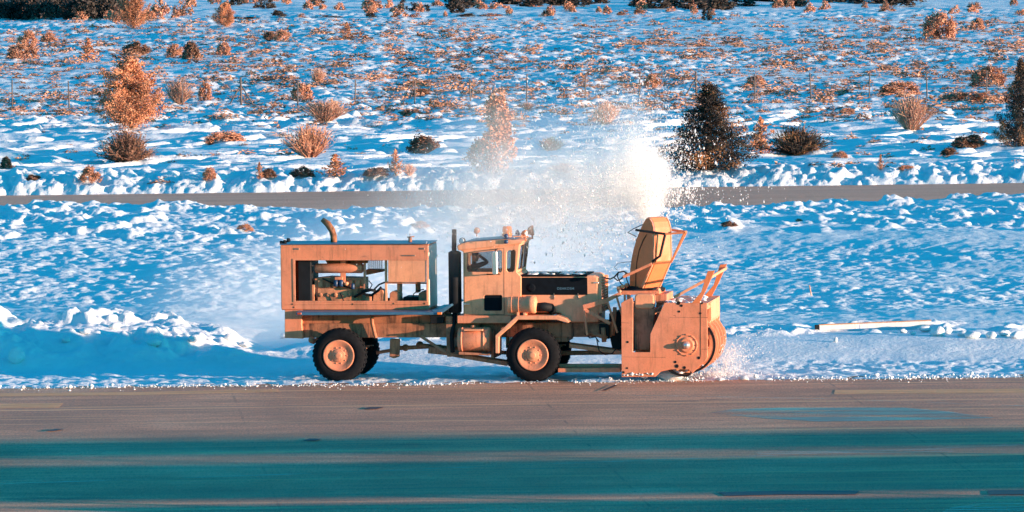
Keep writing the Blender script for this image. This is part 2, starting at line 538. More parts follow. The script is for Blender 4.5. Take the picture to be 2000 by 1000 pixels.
def snow_field():
    ys = [175.3]
    while ys[-1] < 840:
        y = ys[-1]
        st = .075 if y < 189 else (.13 if y < 262 else (.14 if y < 290 else .14 + (y - 290) * .0016))
        ys.append(y + st)
    ys = np.array(ys)
    nc = 640
    u = np.linspace(-1, 1, nc)
    half = 17 + (ys - 175) * .098
    X = half[:, None] * u[None, :]
    Y = np.repeat(ys[:, None], nc, 1)
    Z = gz(X, Y)
    V = np.stack([X, Y, Z], -1).reshape(-1, 3)
    nr = len(ys)
    idx = np.arange(nr * nc).reshape(nr, nc)
    Fq = np.stack([idx[:-1, :-1], idx[:-1, 1:], idx[1:, 1:], idx[1:, :-1]], -1).reshape(-1, 4)
    o = link('snow_ground', np_mesh('snow_ground', V, Fq, M['snow'], smooth=True))
    o['kind'] = 'structure'
snow_field()
# the service road beyond the open snow, cambered
mb = MB()
for i in range(60):
    x0, x1 = -60 + 2 * i, -58 + 2 * i
    for ya, yb, za, zb in ((265.6, 274, .03, .10), (274, 282.2, .10, .03)):
        mb.add([(x0, ya, za), (x1, ya, za), (x1, yb, zb), (x0, yb, zb)], [(0, 1, 2, 3)])
o = mb.build('road', M['road']); o['kind'] = 'structure'

def marking(name, m, line, w, z):
    """a painted stripe: line of pixel points laid on the ground, w = width in metres"""
    pts = [Vector(G(*p)) for p in line]
    vs, fs = [], []
    for i, p in enumerate(pts):
        d = (pts[min(i + 1, len(pts) - 1)] - pts[max(i - 1, 0)]).normalized()
        n = Vector((-d.y, d.x))
        vs += [(*(p - n * w / 2), z), (*(p + n * w / 2), z)]
    for i in range(len(pts) - 1): fs.append((2 * i, 2 * i + 2, 2 * i + 3, 2 * i + 1))
    return vs, fs
def markset(name, m, lines, z):
    mb = MB()
    for k, (line, w) in enumerate(lines):
        vs, fs = marking(name, m, line, w, z + .0015 * k); mb.add(vs, fs)
    o = mb.build(name, m); o['kind'] = 'structure'; return o
markset('runway_edge_line', M['mark_orange'], [(((-60, 772), (260, 769), (545, 763)), 1.0), (((1630, 766), (2060, 763)), 1.3), (((-60, 794), (120, 792)), 1.4)], .004)
markset('taxi_line_lit_band', M['mark_white'], [(((1230, 772), (1600, 779), (2060, 795)), .22), (((-60, 947), (480, 930), (1000, 909), (1300, 898), (1700, 882), (2060, 866)), .16),
        (((-60, 949), (700, 921), (1000, 917), (1500, 905), (2060, 896)), .10), (((1480, 886), (1860, 880)), .75),  # the broad stripe stands in for a sunlit band on the pavement
        (((1838, 1010), (1872, 993), (1915, 985), (2070, 984)), .35), (((1880, 1012), (1935, 996), (2070, 994)), 1.3)], .004)
markset('tar_patch', M['tar'], [(((1410, 966), (1530, 963), (1675, 963)), .9), (((1930, 963), (2060, 962)), 1.0), (((722, 800), (736, 796)), .35), (((1178, 764), (1203, 753)), .10), (((604, 862), (616, 858)), .3), (((97, 843), (118, 839)), .22)], .012)
o = sheet('puddle', [G(*p) for p in [(1385, 807), (1430, 800), (1520, 797), (1640, 796.5), (1770, 797), (1850, 804), (1945, 817), (1830, 820), (1700, 823), (1600, 824), (1500, 818), (1420, 811)]], .008, M['puddle'])

# ------------------------------------------------------------------ open gallery, unseen and right of view, shaped to cast the apron's shade bands
def gallery():
    y0 = 132.0
    ky = math.sin(SUN_AZ) / math.tan(SUN_EL)
    zz = [(y - y0) / ky for y in (142.8, 144.1, 153.2, 154.7, 159.9)]  # slab edges worked back from the wanted shadow bands
    root = bpy.data.objects.new('unseen_shade_gallery', None); COL.objects.link(root)
    root.location = (15, y0, 0)
    tag(root, 'long unseen concrete gallery shaped to shade the apron', 'building')
    L = 13 + zz[4] * math.cos(SUN_AZ) / math.tan(SUN_EL)
    for nm, a, c in (('wall', 0, zz[0]), ('parapet', zz[1], zz[2]), ('roof', zz[3], zz[4])):
        b = MB(); b.box(0, L, -.2, .1, a, c); b.build(nm, M['concrete'], root)
    for i in range(int(L / 8.2)):
        b = MB(); b.box(3.6 + i * 8.2, 3.85 + i * 8.2, -.1, .05, zz[0], zz[3]); b.build('column', M['concrete'], root)
gallery()

# ------------------------------------------------------------------ the snow blower truck
YAW = R(8)
EX = np.array([math.cos(YAW), -math.sin(YAW), 0]); EY = np.array([math.sin(YAW), math.cos(YAW), 0])
TR0 = np.array([*G(662, 746.2), 0.0])
def X(px, py, y):
    """truck (x, z) of a photo point lying on the truck's lengthwise plane y"""
    d = ray(px, py); o = np.array([0, 0, CAM_H]) - TR0
    q = o + d * ((y - o @ EY) / (d @ EY))
    return (q @ EX, q[2])
def X3(px, py, y):
    a, b = X(px, py, y); return (a, y, b)
def XS(pts, y): return [X(a, b, y) for a, b in pts]
def rrect(x0, y0, x1, y1, r, n=3):
    """rounded rectangle in photo pixels"""
    out = []
    for cx, cy, a in ((x1 - r, y0 + r, -90), (x1 - r, y1 - r, 0), (x0 + r, y1 - r, 90), (x0 + r, y0 + r, 180)):
        for i in range(n + 1):
            t = R(a + 90 * i / n); out.append((cx + r * math.cos(t), cy + r * math.sin(t)))
    return out
def disc(px, py, y, r, n=16):
    x, z = X(px, py, y); return [(x + r * math.cos(2 * PI * i / n), z + r * math.sin(2 * PI * i / n)) for i in range(n)]

truck = bpy.data.objects.new('snow_blower_truck', None); COL.objects.link(truck)
truck.location = tuple(TR0); truck.rotation_euler = (0, 0, -YAW)
tag(truck, 'orange rotary snow blower truck with dark hood clearing snow at the runway edge', 'snow blower truck')

def part(mb, name, m, parent=truck, bevel=.012, seg=1):
    return mb.build(name, M[m], parent, bevel, seg)

# --- wheels (thing > wheel > rim, hub)
TW = .42
WR = .69
XF = X(1041, 743.5, 0)[0]
for wx in (0.0, XF):
    for y0, s in ((0.0, 1), (2.42, -1)):
        c = (wx, y0, WR - .015)
        t = MB()
        prof = [(.03, .40), (.005, .44), (0, .50), (.015, .58), (.05, .645), (.09, .675), (.13, WR - .012), (TW / 2, WR - .006), (TW - .13, WR - .012), (TW - .09, .675), (TW - .05, .645), (TW - .015, .58), (TW, .50), (TW - .005, .44), (TW - .03, .40)]
        t.lathe(c, (0, s, 0), prof, 56)
        for k in range(34):                          # tread lugs
            for row in (0, 1):
                a = 2 * PI * (k + .5 * row) / 34
                ya, yb = (.075, .215) if row == 0 else (.205, .345)
                q = Vector((math.cos(a), 0, math.sin(a))); tn = Vector((-math.sin(a), 0, math.cos(a)))
                vs = []
                for rr in (WR - .03, WR + .002):
                    for aa in (-.026, .026):
                        for yy in (ya, yb):
                            vs.append(Vector(c) + q * rr + tn * (aa + (.02 if yy == yb else -.02) * (1 if row else -1)) + Vector((0, s * yy, 0)))
                t.add(vs, [(0, 1, 3, 2), (4, 6, 7, 5), (0, 4, 5, 1), (2, 3, 7, 6), (0, 2, 6, 4), (1, 5, 7, 3)])
        w = part(t, 'wheel', 'rubber', bevel=0)
        r = MB()
        r.lathe(c, (0, s, 0), [(.0, .05), (.0, .14), (.014, .15), (.022, .20), (.022, .275), (.006, .30), (.0, .345), (-.010, .372), (-.012, .39), (.0, .402), (.05, .402), (.2, .38)], 40)
        part(r, 'rim', 'paint_box' if wx == 0 else 'paint', w, 0)
        h = MB()
        rear = wx == 0
        h.lathe(c, (0, s, 0), [(.03, .155), (-.012, .15), (-.015, .12), (-.025, .115), (-.03, .09), (-.045, .075), (-.05, .05), (-.051, .001)], 24, smooth=False)
        for k in range(10):
            a = 2 * PI * k / 10
            h.lathe((c[0] + .205 * math.cos(a), c[1], c[2] + .205 * math.sin(a)), (0, s, 0), [(.05, .02), (.012, .02), (.005, .012)], 6, False)
        part(h, 'hub', 'paint' if rear else 'paint_cab', w, 0)

# --- chassis
b = MB()
xa, zt = X(556, 632, .6); zb = X(600, 662, .6)[1]; xb = X(1195, 645, .6)[0]
for y in (.58, 1.76):
    b.box(xa, xb, y, y + .08, zb + .03, zt)
for x in (xa + .2, 1.0, 2.2, 3.4, 4.6, 6.0): b.box(x, x + .12, .66, 1.76, zb + .05, zt - .05)
chassis = part(b, 'chassis', 'frame')
b = MB()                                             # body sills and belly pan under the engine house
z0, z1, z2 = X(700, 604, .62)[1], X(700, 615, .62)[1], X(700, 634, .62)[1]
b.prism(XS([(556, 605), (870, 605), (870, 634), (556, 634)], .66), .66, 1.74)
part(b, 'body_sill', 'frame')
b = MB(); b.prism(XS([(556, 605.5), (590, 605.5), (589, 632), (592, 661.5), (556, 660)], .46), .46, 1.94)
part(b, 'rear_apron', 'paint_box')
b = MB(); b.tube([X3(612, 668, .5), X3(612, 668, 1.9)], .055, 10); b.ball(X3(609, 664, .5), .09); b.box(X(603, 0, .6)[0], X(622, 0, .6)[0], .5, 1.8, zb - .10, zb)
part(b, 'tow_hook', 'frame')
b = MB()                                             # axles, drive shafts, springs
for wx in (0.0, XF):
    b.tube([(wx, .35, .66), (wx, 2.07, .66)], .11, 12)
    b.ball((wx, 1.21, .66), .26)
    for y in (.70, 1.72):
        for k in range(4): b.box(wx - .62 + .1 * k, wx + .62 - .1 * k, y - .05, y + .05, .80 - .028 * k, .825 - .028 * k)
        b.box(wx - .1, wx + .1, y - .07, y + .07, .6, .84)
part(b, 'axle', 'frame', bevel=0)
b = MB()
b.tube([X3(735, 689, 1.15), X3(772, 683, 1.15)], .045); b.tube([X3(772, 680, 1.1), X3(862, 676, 1.1)], [.06, .045], 12)
b.ball(X3(792, 679, 1.1), .09); b.ball(X3(820, 674, 1.1), .10); b.tube([X3(820, 674, 1.0), X3(1000, 690, 1.0)], .05)
b.tube([X3(1060, 690, 1.1), X3(1212, 688, 1.1)], .06)
part(b, 'drive_shaft', 'frame', bevel=0)
b = MB(); b.prism(XS([(762, 662), (780, 662), (779, 697), (770, 700), (761, 697)], .7), .66, .86); part(b, 'transfer_bracket', 'frame')
b = MB(); b.prism(XS([(838, 676), (876, 680), (876, 694), (836, 690)], .8), .75, 1.3); part(b, 'transfer_case', 'frame')
b = MB(); b.bar(X3(822, 657, .5), X3(874, 690, .5), .05, .07); part(b, 'brace', 'frame')
b = MB(); b.tube([X3(726, 616, .5), X3(727, 632, .46), X3(734, 660, .48)], .05, 8)
part(b, 'brace', 'frame', bevel=.006)
b = MB(); b.bar(X3(880, 692, .42), X3(992, 711, .42), .08, .10); part(b, 'side_beam', 'frame')
b = MB(); b.bar(X3(880, 689, 1.5), X3(992, 706, 1.5), .08, .08)
part(b, 'side_beam', 'frame')
b = MB(); b.prism(XS([(870, 618), (883, 618), (883, 697), (873, 697)], .42), .42, 2.0)
part(b, 'cross_bulkhead', 'frame')

# --- engine house
YN, YR = .50, 1.92
b = MB()
outer = XS([(547.5, 478.5), (836.5, 478.5), (837.5, 605), (549.5, 605)], YN)
hole = XS([(573, 507), (833.5, 507), (834, 588.5), (574, 588.5)], YN)
b.plate(outer, [hole], YN, YN + .05)
b.plate(outer, [XS([(573, 507), (833.5, 507), (834, 588.5), (574, 588.5)], YN)], YR - .05, YR)
(xl, ztop), (xr, _), (xr2, zbot), _ = outer
b.box(xl, xr, YN + .05, YR - .05, ztop - .04, ztop - .002)
b.box(xl + .002, xr + .01, YN + .05, YR - .05, zbot, zbot + .05)
house = part(b, 'engine_house', 'paint_box', bevel=.015)
b = MB(); b.box(xr - .045, xr + .012, YN + .052, YR - .052, zbot + .05, ztop - .042)
part(b, 'front_panel', 'pale', house)
b = MB(); b.box(xl - .01, xl + .03, YN + .052, YR - .052, zbot + .052, ztop - .042)
part(b, 'rear_panel', 'paint_box', house)
b = MB(); b.box(xl - .02, xr + .02, YN - .02, YR + .02, ztop + .002, ztop + .03)
part(b, 'roof', 'deck', house)
b = MB(); b.plate(XS([(571.5, 505.5), (835, 505.5), (835.5, 590), (572.5, 590)], YN), [XS([(576.5, 508.5), (832.5, 508.5), (833, 587.5), (577.5, 587.5)], YN)], YN - .012, YN - .002)
part(b, 'opening_lip', 'paint', house, .004)
b = MB(); b.prism(XS([(751, 508), (756, 508), (756, 588), (752, 588)], YN + .06), YN + .055, YN + .12)
part(b, 'door_post', 'paint_cab', house, .006)
b = MB(); b.prism(XS([(758, 508), (832, 508), (832, 551), (758, 551)], YN), YN - .003, YN + .02)
part(b, 'side_panel', 'paint_cab', house, .01)
b = MB(); b.prism(XS([(752, 551), (833, 551.5), (833, 554.5), (752, 554)], YN + .07), YN + .055, YN + .10)
part(b, 'lower_rail', 'frame', house, .006)
for (a0, a1, c0, c1) in ((574.5, 584.5, 484.5, 488), (820, 829, 484, 487.5), (785, 811, 498, 500.5)):
    b = MB(); b.prism(XS([(a0, c0), (a1, c0), (a1, c1), (a0, c1)], YN), YN - .012, YN - .002); part(b, 'latch', 'steel', house, .004)
b = MB()
for (a, c) in ((572, 594), (690, 594), (770, 593), (830, 593), (575, 600), (860, 560)):
    if a < 838: b.lathe((*X3(a, c, YN),), (0, -1, 0), [(0, .022), (.012, .018)], 8)
b.box(xl + .1, xr - .1, YN - .008, YN - .001, X(700, 595.2, YN)[1], X(700, 594.6, YN)[1])
part(b, 'bolt_row', 'frame', house, 0)
# engine room
er = MB()
er.box(X(577, 0, .8)[0], X(602, 0, .8)[0], .62, 1.8, zbot + .06, X(590, 508, .8)[1])
rad = part(er, 'radiator', 'black', house)
b = MB()
for k in range(9): b.tube([X3(604, 515 + 8.5 * k, .78), X3(604, 515 + 8.5 * k, 1.7)], .012, 6)
fc = X3(608, 552, 1.2)
for k in range(6):
    a = 2 * PI * k / 6
    b.bar(fc, (fc[0] + .03, fc[1] + .42 * math.cos(a), fc[2] + .42 * math.sin(a)), .03, .14)
part(b, 'fan', 'black', house, 0)
b = MB()
b.prism(XS([(614, 544), (640, 541), (712, 543), (712, 566), (706, 570), (706, 589), (622, 589), (614, 572)], .85), .85, 1.5)
b.prism(XS([(620, 563), (700, 563), (700, 588), (620, 588)], .8), .80, .86)
for k in range(6):
    x0 = 621 + 14.5 * k
    b.prism(XS([(x0, 547), (x0 + 10, 547), (x0 + 10, 562), (x0, 562)], .82), .79, .86)
    b.lathe((*X3(x0 + 5, 576, .8),), (0, -1, 0), [(-.02, .06), (.02, .055), (.03, .03)], 10)
b.prism(XS([(606, 556), (615, 556), (614, 588), (606, 588)], .8), .8, 1.4)
eng = part(b, 'engine_block', 'engine', house, .012)
b = MB(); b.lathe(X3(615, 524, .85), (1, 0, 0), [(0, .08), (.03, .125), (1.22, .13), (1.27, .08)], 20); b.box(*sorted((X(658, 0, .85)[0], X(668, 0, .85)[0])), .80, .9, X(660, 548, .85)[1], X(660, 506, .85)[1])
part(b, 'intake_manifold', 'paint', house, .008)
b = MB(); b.prism(XS([(710, 513), (714.5, 513), (714, 566), (710, 566)], .72), .70, .76); b.prism(XS([(654, 541), (669, 541), (669, 546.5), (654, 546.5)], .74), .72, .84)
part(b, 'engine_bracket', 'paint', house, .006)
for (a, c, rr, h) in ((656, 553, .062, .17), (666, 553, .062, .17), (689, 559, .05, .15)):
    x, z = X(a, c, .72); b = MB(); b.lathe((x, .72, z - h / 2), (0, 0, 1), [(0, rr * .8), (.02, rr), (h - .03, rr), (h, rr * .6)], 14); part(b, 'oil_filter', 'blue', house, 0)
b = MB(); b.lathe((*X3(677, 554, .72),), (0, -1, 0), [(-.04, .05), (.05, .05), (.06, .03)], 12); part(b, 'breather', 'paint_cab', house, 0)
b = MB()                                             # louvre and rear cowling
gx0, gz0 = X(719, 526, 1.86); gx1, gz1 = X(749, 507, 1.86)
for k in range(9): b.box(gx0, gx1, 1.80, 1.82, gz0 + (gz1 - gz0) * k / 9, gz0 + (gz1 - gz0) * (k + .35) / 9)
for k in range(8): b.box(gx0 + (gx1 - gx0) * k / 8, gx0 + (gx1 - gx0) * (k + .2) / 8, 1.821, 1.83, gz0, gz1)
part(b, 'louvre', 'black', house, 0)
b = MB(); b.prism(XS([(716, 526), (750, 526), (751, 530), (716, 537)], 1.5), 1.4, 1.8); b.prism(XS([(636, 507.5), (718, 507.5), (718, 514), (640, 514)], 1.7), 1.6, 1.85)
part(b, 'rear_cowl', 'engine', house)
b = MB()
b.prism(XS([(728, 589), (730, 573), (738, 565), (748, 566), (752, 575), (752, 589)], .8), .75, 1.25)
part(b, 'hydraulic_pump', 'engine', house, .015); b = MB()
b.prism(XS([(761, 589), (762, 572), (766, 569), (777, 569), (780, 575), (780, 589)], .75), .70, 1.3)
part(b, 'hydraulic_pump', 'engine', house, .015); b = MB()
b.prism(XS([(818, 589), (818, 573), (824, 569), (834, 569), (834, 589)], .75), .70, 1.3)
part(b, 'hydraulic_pump', 'engine', house, .015); b = MB()
b.prism(XS([(714, 575), (726, 575), (726, 588), (714, 588)], .8), .75, 1.1)
b.box(X(768, 0, .8)[0], X(774, 0, .8)[0], .8, 1.2, X(770, 572, .8)[1], X(770, 551, .8)[1])
b.box(X(804, 0, .8)[0], X(810, 0, .8)[0], .8, 1.2, X(806, 572, .8)[1], X(806, 551, .8)[1])
part(b, 'hydraulic_pump', 'engine', house, .015)
b = MB(); b.box(X(780, 0, .8)[0], X(818, 0, .8)[0], .8, 1.6, zbot + .05, X(800, 580, .8)[1]); part(b, 'battery_tray', 'black', house)
b = MB()
def hose(pts, y, r=.02):
    b = MB(); b.tube([X3(p[0], p[1], p[2] if len(p) > 2 else y) for p in pts], r, 6); part(b, 'hose', 'black', house, 0)
hose([(700, 574), (714, 570), (730, 566), (740, 556), (750, 552), (758, 551)], .66, .022)
hose([(692, 580), (705, 573), (725, 577), (738, 568), (745, 561)], .70, .035)
hose([(706, 570), (722, 566), (734, 568)], .66, .04)
hose([(720, 548), (727, 556), (722, 565), (716, 560)], .7, .015)
hose([(805, 585), (808, 574), (815, 568), (828, 565)], .68, .014)
hose([(664, 572), (668, 580), (672, 590)], .7, .018)
hose([(576, 507), (600, 515), (612, 520)], .74, .02); hose([(590, 508), (604, 520), (612, 535)], .8, .018); hose([(606, 508), (604, 530), (612, 548)], .8, .016)
hose([(596, 508), (609, 524)], 1.2, .03); hose([(630, 544), (650, 553), (690, 564)], .76, .02)
# roof fittings
b = MB(); p = [X3(652, 473, .95), X3(651.5, 460, .95), X3(648, 449, .95), X3(640, 437, .95), X3(629, 428.5, .95)]
b.tube(p, [.085, .085, .085, .088, .06], 14)
part(b, 'exhaust_pipe', 'rust', house, 0)
b = MB(); b.tube([X3(801, 475, 1.2), X3(801, 464, 1.2)], [.05, .045], 10); b.tube([X3(801, 465, 1.2), X3(800.5, 456, 1.2)], .008, 5); b.tube([X3(795, 463, 1.2), X3(809, 462, 1.2)], .015, 5)
part(b, 'filler_cap', 'engine', house, 0)
b = MB()
for (a, c) in ((549.5, 474), (556, 472.5), (563, 469)): b.lathe(X3(a, c, .62), (-1, -.3, 0), [(-.06, .02), (-.03, .05), (.03, .055), (.04, .03)], 10)
b.bar(X3(547, 477, .62), X3(566, 470, .62), .02)
part(b, 'work_lamp', 'black', house, 0)

# --- side deck over the rear wheel
b = MB()
for s, ya, yb in ((1, .015, .5), (-1, 2.405, 1.92)):
    zt1 = X(700, 605.5, .5)[1]; zt0 = X(700, 609.5, .015)[1]; zl = X(700, 615.3, .015)[1]
    x0, x1 = X(571, 0, .1)[0], X(856, 0, .1)[0]
    P = [(ya, zl), (ya, zt0 - .02), (ya + s * .03, zt0), (yb, zt1), (yb, zt1 - .03), (ya + s * .05, zt0 - .05), (ya + s * .02, zl)]
    n = len(P)
    vs = [(x0, y, z) for y, z in P] + [(x1, y, z) for y, z in P]
    fs = [list(range(n)), list(range(2 * n - 1, n - 1, -1))] + [((i + 1) % n, i, n + i, n + (i + 1) % n) for i in range(n)]
    if s < 0: fs = [list(reversed(f)) for f in fs]
    b.add(vs, fs)
b.prism(XS([(846, 604), (862, 603), (882, 593), (885, 596), (866, 610), (848, 612)], .3), .1, 2.2)
deck = part(b, 'side_deck', 'deck', bevel=.008)
b = MB(); b.box(*sorted((X(572, 0, 0)[0], X(580, 0, 0)[0])), -.012, .02, X(575, 614.5, 0)[1], X(575, 610.5, 0)[1]); part(b, 'marker_lamp', 'red', deck, .006)
b = MB(); b.box(*sorted((X(846, 0, 0)[0], X(855, 0, 0)[0])), -.012, .02, X(850, 614.5, 0)[1], X(850, 609.8, 0)[1]); part(b, 'marker_lamp', 'amber', deck, .006)
b = MB(); b.prism(XS([(841, 616), (868, 616), (866, 631), (841, 632)], .5), .45, .64); part(b, 'step_box', 'black')

# --- exhaust stack beside the cab
b = MB()
x0, z0 = X(889.5, 611, .56); zt = X(889.5, 490, .56)[1]
b.lathe((x0, .56, z0), (0, 0, 1), [(0, .11), (.03, .165), (zt - z0 - .04, .165), (zt - z0, .10)], 24)
stack = part(b, 'exhaust_stack', 'black', bevel=0)
b = MB(); b.tube([X3(887, 492, .56), X3(887, 448, .56)], .062, 14); part(b, 'tailpipe', 'black', stack, 0)
b = MB(); b.tube([X3(888, 610, .56), X3(886, 630, .5), X3(882.5, 655, .40), X3(884, 688, .36)], .055, 10); part(b, 'lower_pipe', 'black', stack, 0)

# --- cab
YC, YC2 = .38, 2.04
b = MB()
side = XS([(896, 487), (1015, 475.5), (1009, 531), (1012, 535), (1017.5, 541), (1017.5, 616), (905, 616), (904.6, 492)], YC)
win = XS([(912, 497), (914, 495), (946, 491.5), (977, 489), (980, 491), (980, 529), (977, 531.5), (914, 531), (911.5, 528)], YC)
qwin = XS(rrect(989.3, 488.5, 1006.7, 531.5, 4), YC)
qwin = XS([(990, 492), (993, 489), (1004, 488), (1007, 491), (1005, 527), (1001, 531), (993, 531.5), (989.5, 528)], YC)
low = XS(rrect(945.4, 576.5, 980.5, 607, 3.5), YC)
b.plate(side, [win, qwin, low], YC, YC + .05)
b.plate(side, [win, qwin], YC2 - .05, YC2)
xs0, xs1 = X(905, 550, YC)[0], X(1017.5, 560, YC)[0]
zf = X(950, 616, YC)[1]
b.box(xs0, xs1 - .01, YC + .05, YC2 - .05, zf, zf + .05)
# rear wall with its window
def wallx(x, yz_out, holes, t):
    """plate in the y-z plane"""
    m = MB(); m.plate(yz_out, holes, 0, t)
    return [(x + p[1], p[0], p[2]) for p in m.v], m.f
zr0, zr1 = zf + .05, X(905, 489, YC)[1]
vs, fs = wallx(xs0 + .02, [(YC + .05, zr0), (YC2 - .05, zr0), (YC2 - .05, zr1), (YC + .05, zr1)], [[(YC + .95, zr1 - .62), (YC2 - .3, zr1 - .62), (YC2 - .3, zr1 - .2), (YC + .95, zr1 - .2)]], .04)
b.add(vs, fs)
cab = part(b, 'cab', 'paint_cab', bevel=.012)
# windscreen frame: cowl, pillars
A = {k: X3(*v) for k, v in dict(nb=(1008.5, 531, YC), nt=(1014.5, 476.5, YC)).items()}
nb, nt = Vector(A['nb']), Vector(A['nt'])
def lerpw(u, v):     # u across (0 near .. 1 far), v up
    p = nb.lerp(nt, v); return Vector((p.x, YC + (YC2 - YC) * u, p.z))
b = MB()
for u in (.03, .5, .97): b.bar(lerpw(u, 0), lerpw(u, 1), .05, .06)
b.bar(lerpw(0.03, .02), lerpw(.97, .02), .06, .06); b.bar(lerpw(0.03, .98), lerpw(.97, .98), .06, .06)
part(b, 'windscreen_frame', 'paint_cab', cab, .008)
b = MB(); b.prism(XS([(1006, 531), (1012, 535), (1018, 541.5), (1016, 545), (1005, 536)], YC), YC + .05, YC2 - .05); b.prism(XS([(1012, 536), (1017.5, 541), (1017.5, 616), (1013, 616)], YC), YC + .05, YC2 - .05)
part(b, 'cowl', 'paint_cab', cab, .01)
b = MB()
for u0, u1 in ((.06, .47), (.53, .94)):
    q = [lerpw(u0, .06), lerpw(u1, .06), lerpw(u1, .94), lerpw(u0, .94)]; b.add(q, [(0, 1, 2, 3)])
part(b, 'windscreen', 'glass', cab, 0)
b = MB(); b.bar(lerpw(.3, .1) + Vector((.04, 0, 0)), lerpw(.25, .75) + Vector((.04, 0, 0)), .015); b.bar(lerpw(.75, .1) + Vector((.04, 0, 0)), lerpw(.8, .7) + Vector((.04, 0, 0)), .015); b.bar(lerpw(.25, .4) + Vector((.05, 0, 0)), lerpw(.25, .62) + Vector((.05, 0, 0)), .03); b.bar(lerpw(.8, .45) + Vector((.05, 0, 0)), lerpw(.8, .65) + Vector((.05, 0, 0)), .03)
part(b, 'wiper', 'black', cab, 0)
def pane(loop, y, name='window'):
    m = MB(); m.add([(x, y, z) for x, z in loop], [list(range(len(loop)))]); return part(m, name, 'glass', cab, 0)
for yy in (YC + .025, YC2 - .025):
    pane(win, yy); pane(qwin, yy)
b = MB(); b.prism(low, YC + .02, YC + .04); part(b, 'lower_window', 'navy', cab, 0)
# door leaf outline, handle, mirror
b = MB()
d_out = XS([(907, 494), (985, 484), (985.5, 615), (907, 615)], YC)
d_in = XS([(908, 495), (984, 485.2), (984.5, 614), (908, 614)], YC)
b.plate(d_out, [d_in], YC - .004, YC - .001); part(b, 'door_seam', 'frame', cab, 0)
b = MB(); b.bar(X3(906, 594, YC - .04), X3(917, 594, YC - .04), .03, .02); b.lathe(X3(908.5, 594, YC), (0, -1, 0), [(0, .025), (.04, .025)], 8); part(b, 'door_handle', 'chrome', cab, .004)
b = MB(); b.prism(XS([(961.5, 493), (966, 490), (971.5, 491), (972.5, 534), (969, 537), (962, 535.5)], .12), .05, .2)
mir = part(b, 'mirror', 'chrome', cab, .02)
b = MB(); b.tube([X3(966, 492, .12), X3(968, 488, .25), X3(972, 486, .4)], .014, 6); b.tube([X3(966, 534, .12), X3(962, 536, .25), X3(950, 535.5, .4)], .014, 6); b.tube([X3(966, 534, .12), X3(976, 535.5, .38)], .012, 6)
part(b, 'mirror_arm', 'black', mir, 0)
b = MB(); b.prism(XS([(893, 616.5), (998, 616.5), (998, 631.5), (893, 631.5)], .30), .30, 2.12); part(b, 'cab_sill', 'paint', cab)
# cab roof
b = MB()
YRf, YRf2 = .32, 2.10
pro = [(892, 479.5), (900, 476), (911, 473), (940, 471), (982, 467.5), (1010, 469), (1022, 471), (1018, 476.5), (960, 483), (894, 489.5)]
b.prism(XS(pro, YRf), YRf, YRf2)
roof = part(b, 'cab_roof', 'paint_cab', cab, .03, 2)
b = MB(); tp = XS([(903, 474.6), (912, 472.4), (940, 470.4), (982, 466.9), (1006, 468.2)], YRf)
tp2 = [(x, z + .012) for x, z in tp]
b.prism(tp2 + tp[::-1], YRf + .12, YRf2 - .12); part(b, 'roof_sheet', 'deck', cab, 0)
# roof lamps
def lamp(px, py, y, r, axis, body, lens, name):
    c = Vector(X3(px, py, y)); ax = Vector(axis).normalized()
    m = MB(); m.lathe(c, ax, [(-r * 1.0, r * .15), (-r * .8, r * .6), (-r * .35, r * .92), (r * .1, r), (r * .3, r * .97), (r * .3, r * .9)], 18)
    m.tube([c - Vector((0, 0, r * .8)), c - Vector((0, 0, r * 1.7))], r * .18, 6)
    o = part(m, name, body, cab, 0)
    m = MB(); m.lathe(c, ax, [(r * .28, r * .9), (r * .42, r * .6), (r * .48, .001)], 18); part(m, 'lamp_lens', lens, o, 0)
lamp(903, 470.5, .55, .085, (-.4, -1, .1), 'black', 'lens', 'work_lamp')
lamp(931, 450.5, 1.3, .085, (-.8, .5, .1), 'engine', 'lens', 'work_lamp')
lamp(1026, 457, .7, .105, (1, -.1, 0), 'chute', 'lens', 'headlamp')
lamp(1039.5, 450, 1.9, .13, (1, .1, .1), 'chute', 'lens', 'headlamp')
lamp(1012, 454, 1.5, .07, (1, .3, .4), 'blue', 'lens', 'headlamp')
c = Vector(X3(990.5, 451, 1.25)); b = MB(); b.lathe(c - Vector((0, 0, .12)), (0, 0, 1), [(0, .125), (.03, .13), (.22, .115), (.245, .08), (.25, .001)], 20); bea = part(b, 'beacon', 'amber', cab, 0)
b = MB(); b.lathe(c - Vector((0, 0, .18)), (0, 0, 1), [(0, .1), (.02, .12), (.06, .12)], 20); part(b, 'beacon_base', 'paint_cab', bea, 0)
c = Vector(X3(988.7, 466, .30)); b = MB(); b.lathe(c, (0, 0, 1), [(-.02, .03), (.0, .06), (.09, .062), (.12, .03)], 14); b.lathe(c - Vector((0, 0, .13)), (0, 0, 1), [(0, .025), (.02, .055), (.10, .05)], 12); part(b, 'horn', 'blue', cab, 0)
b = MB(); b.bar(X3(1002, 462, .5), X3(1032, 462, .5), .03); b.bar(X3(1006, 457, 1.8), X3(1036, 457, 1.8), .03); b.tube([X3(1020, 465, .6), X3(1018, 459, .6)], .02, 6); part(b, 'lamp_rail', 'paint_cab', cab, .004)
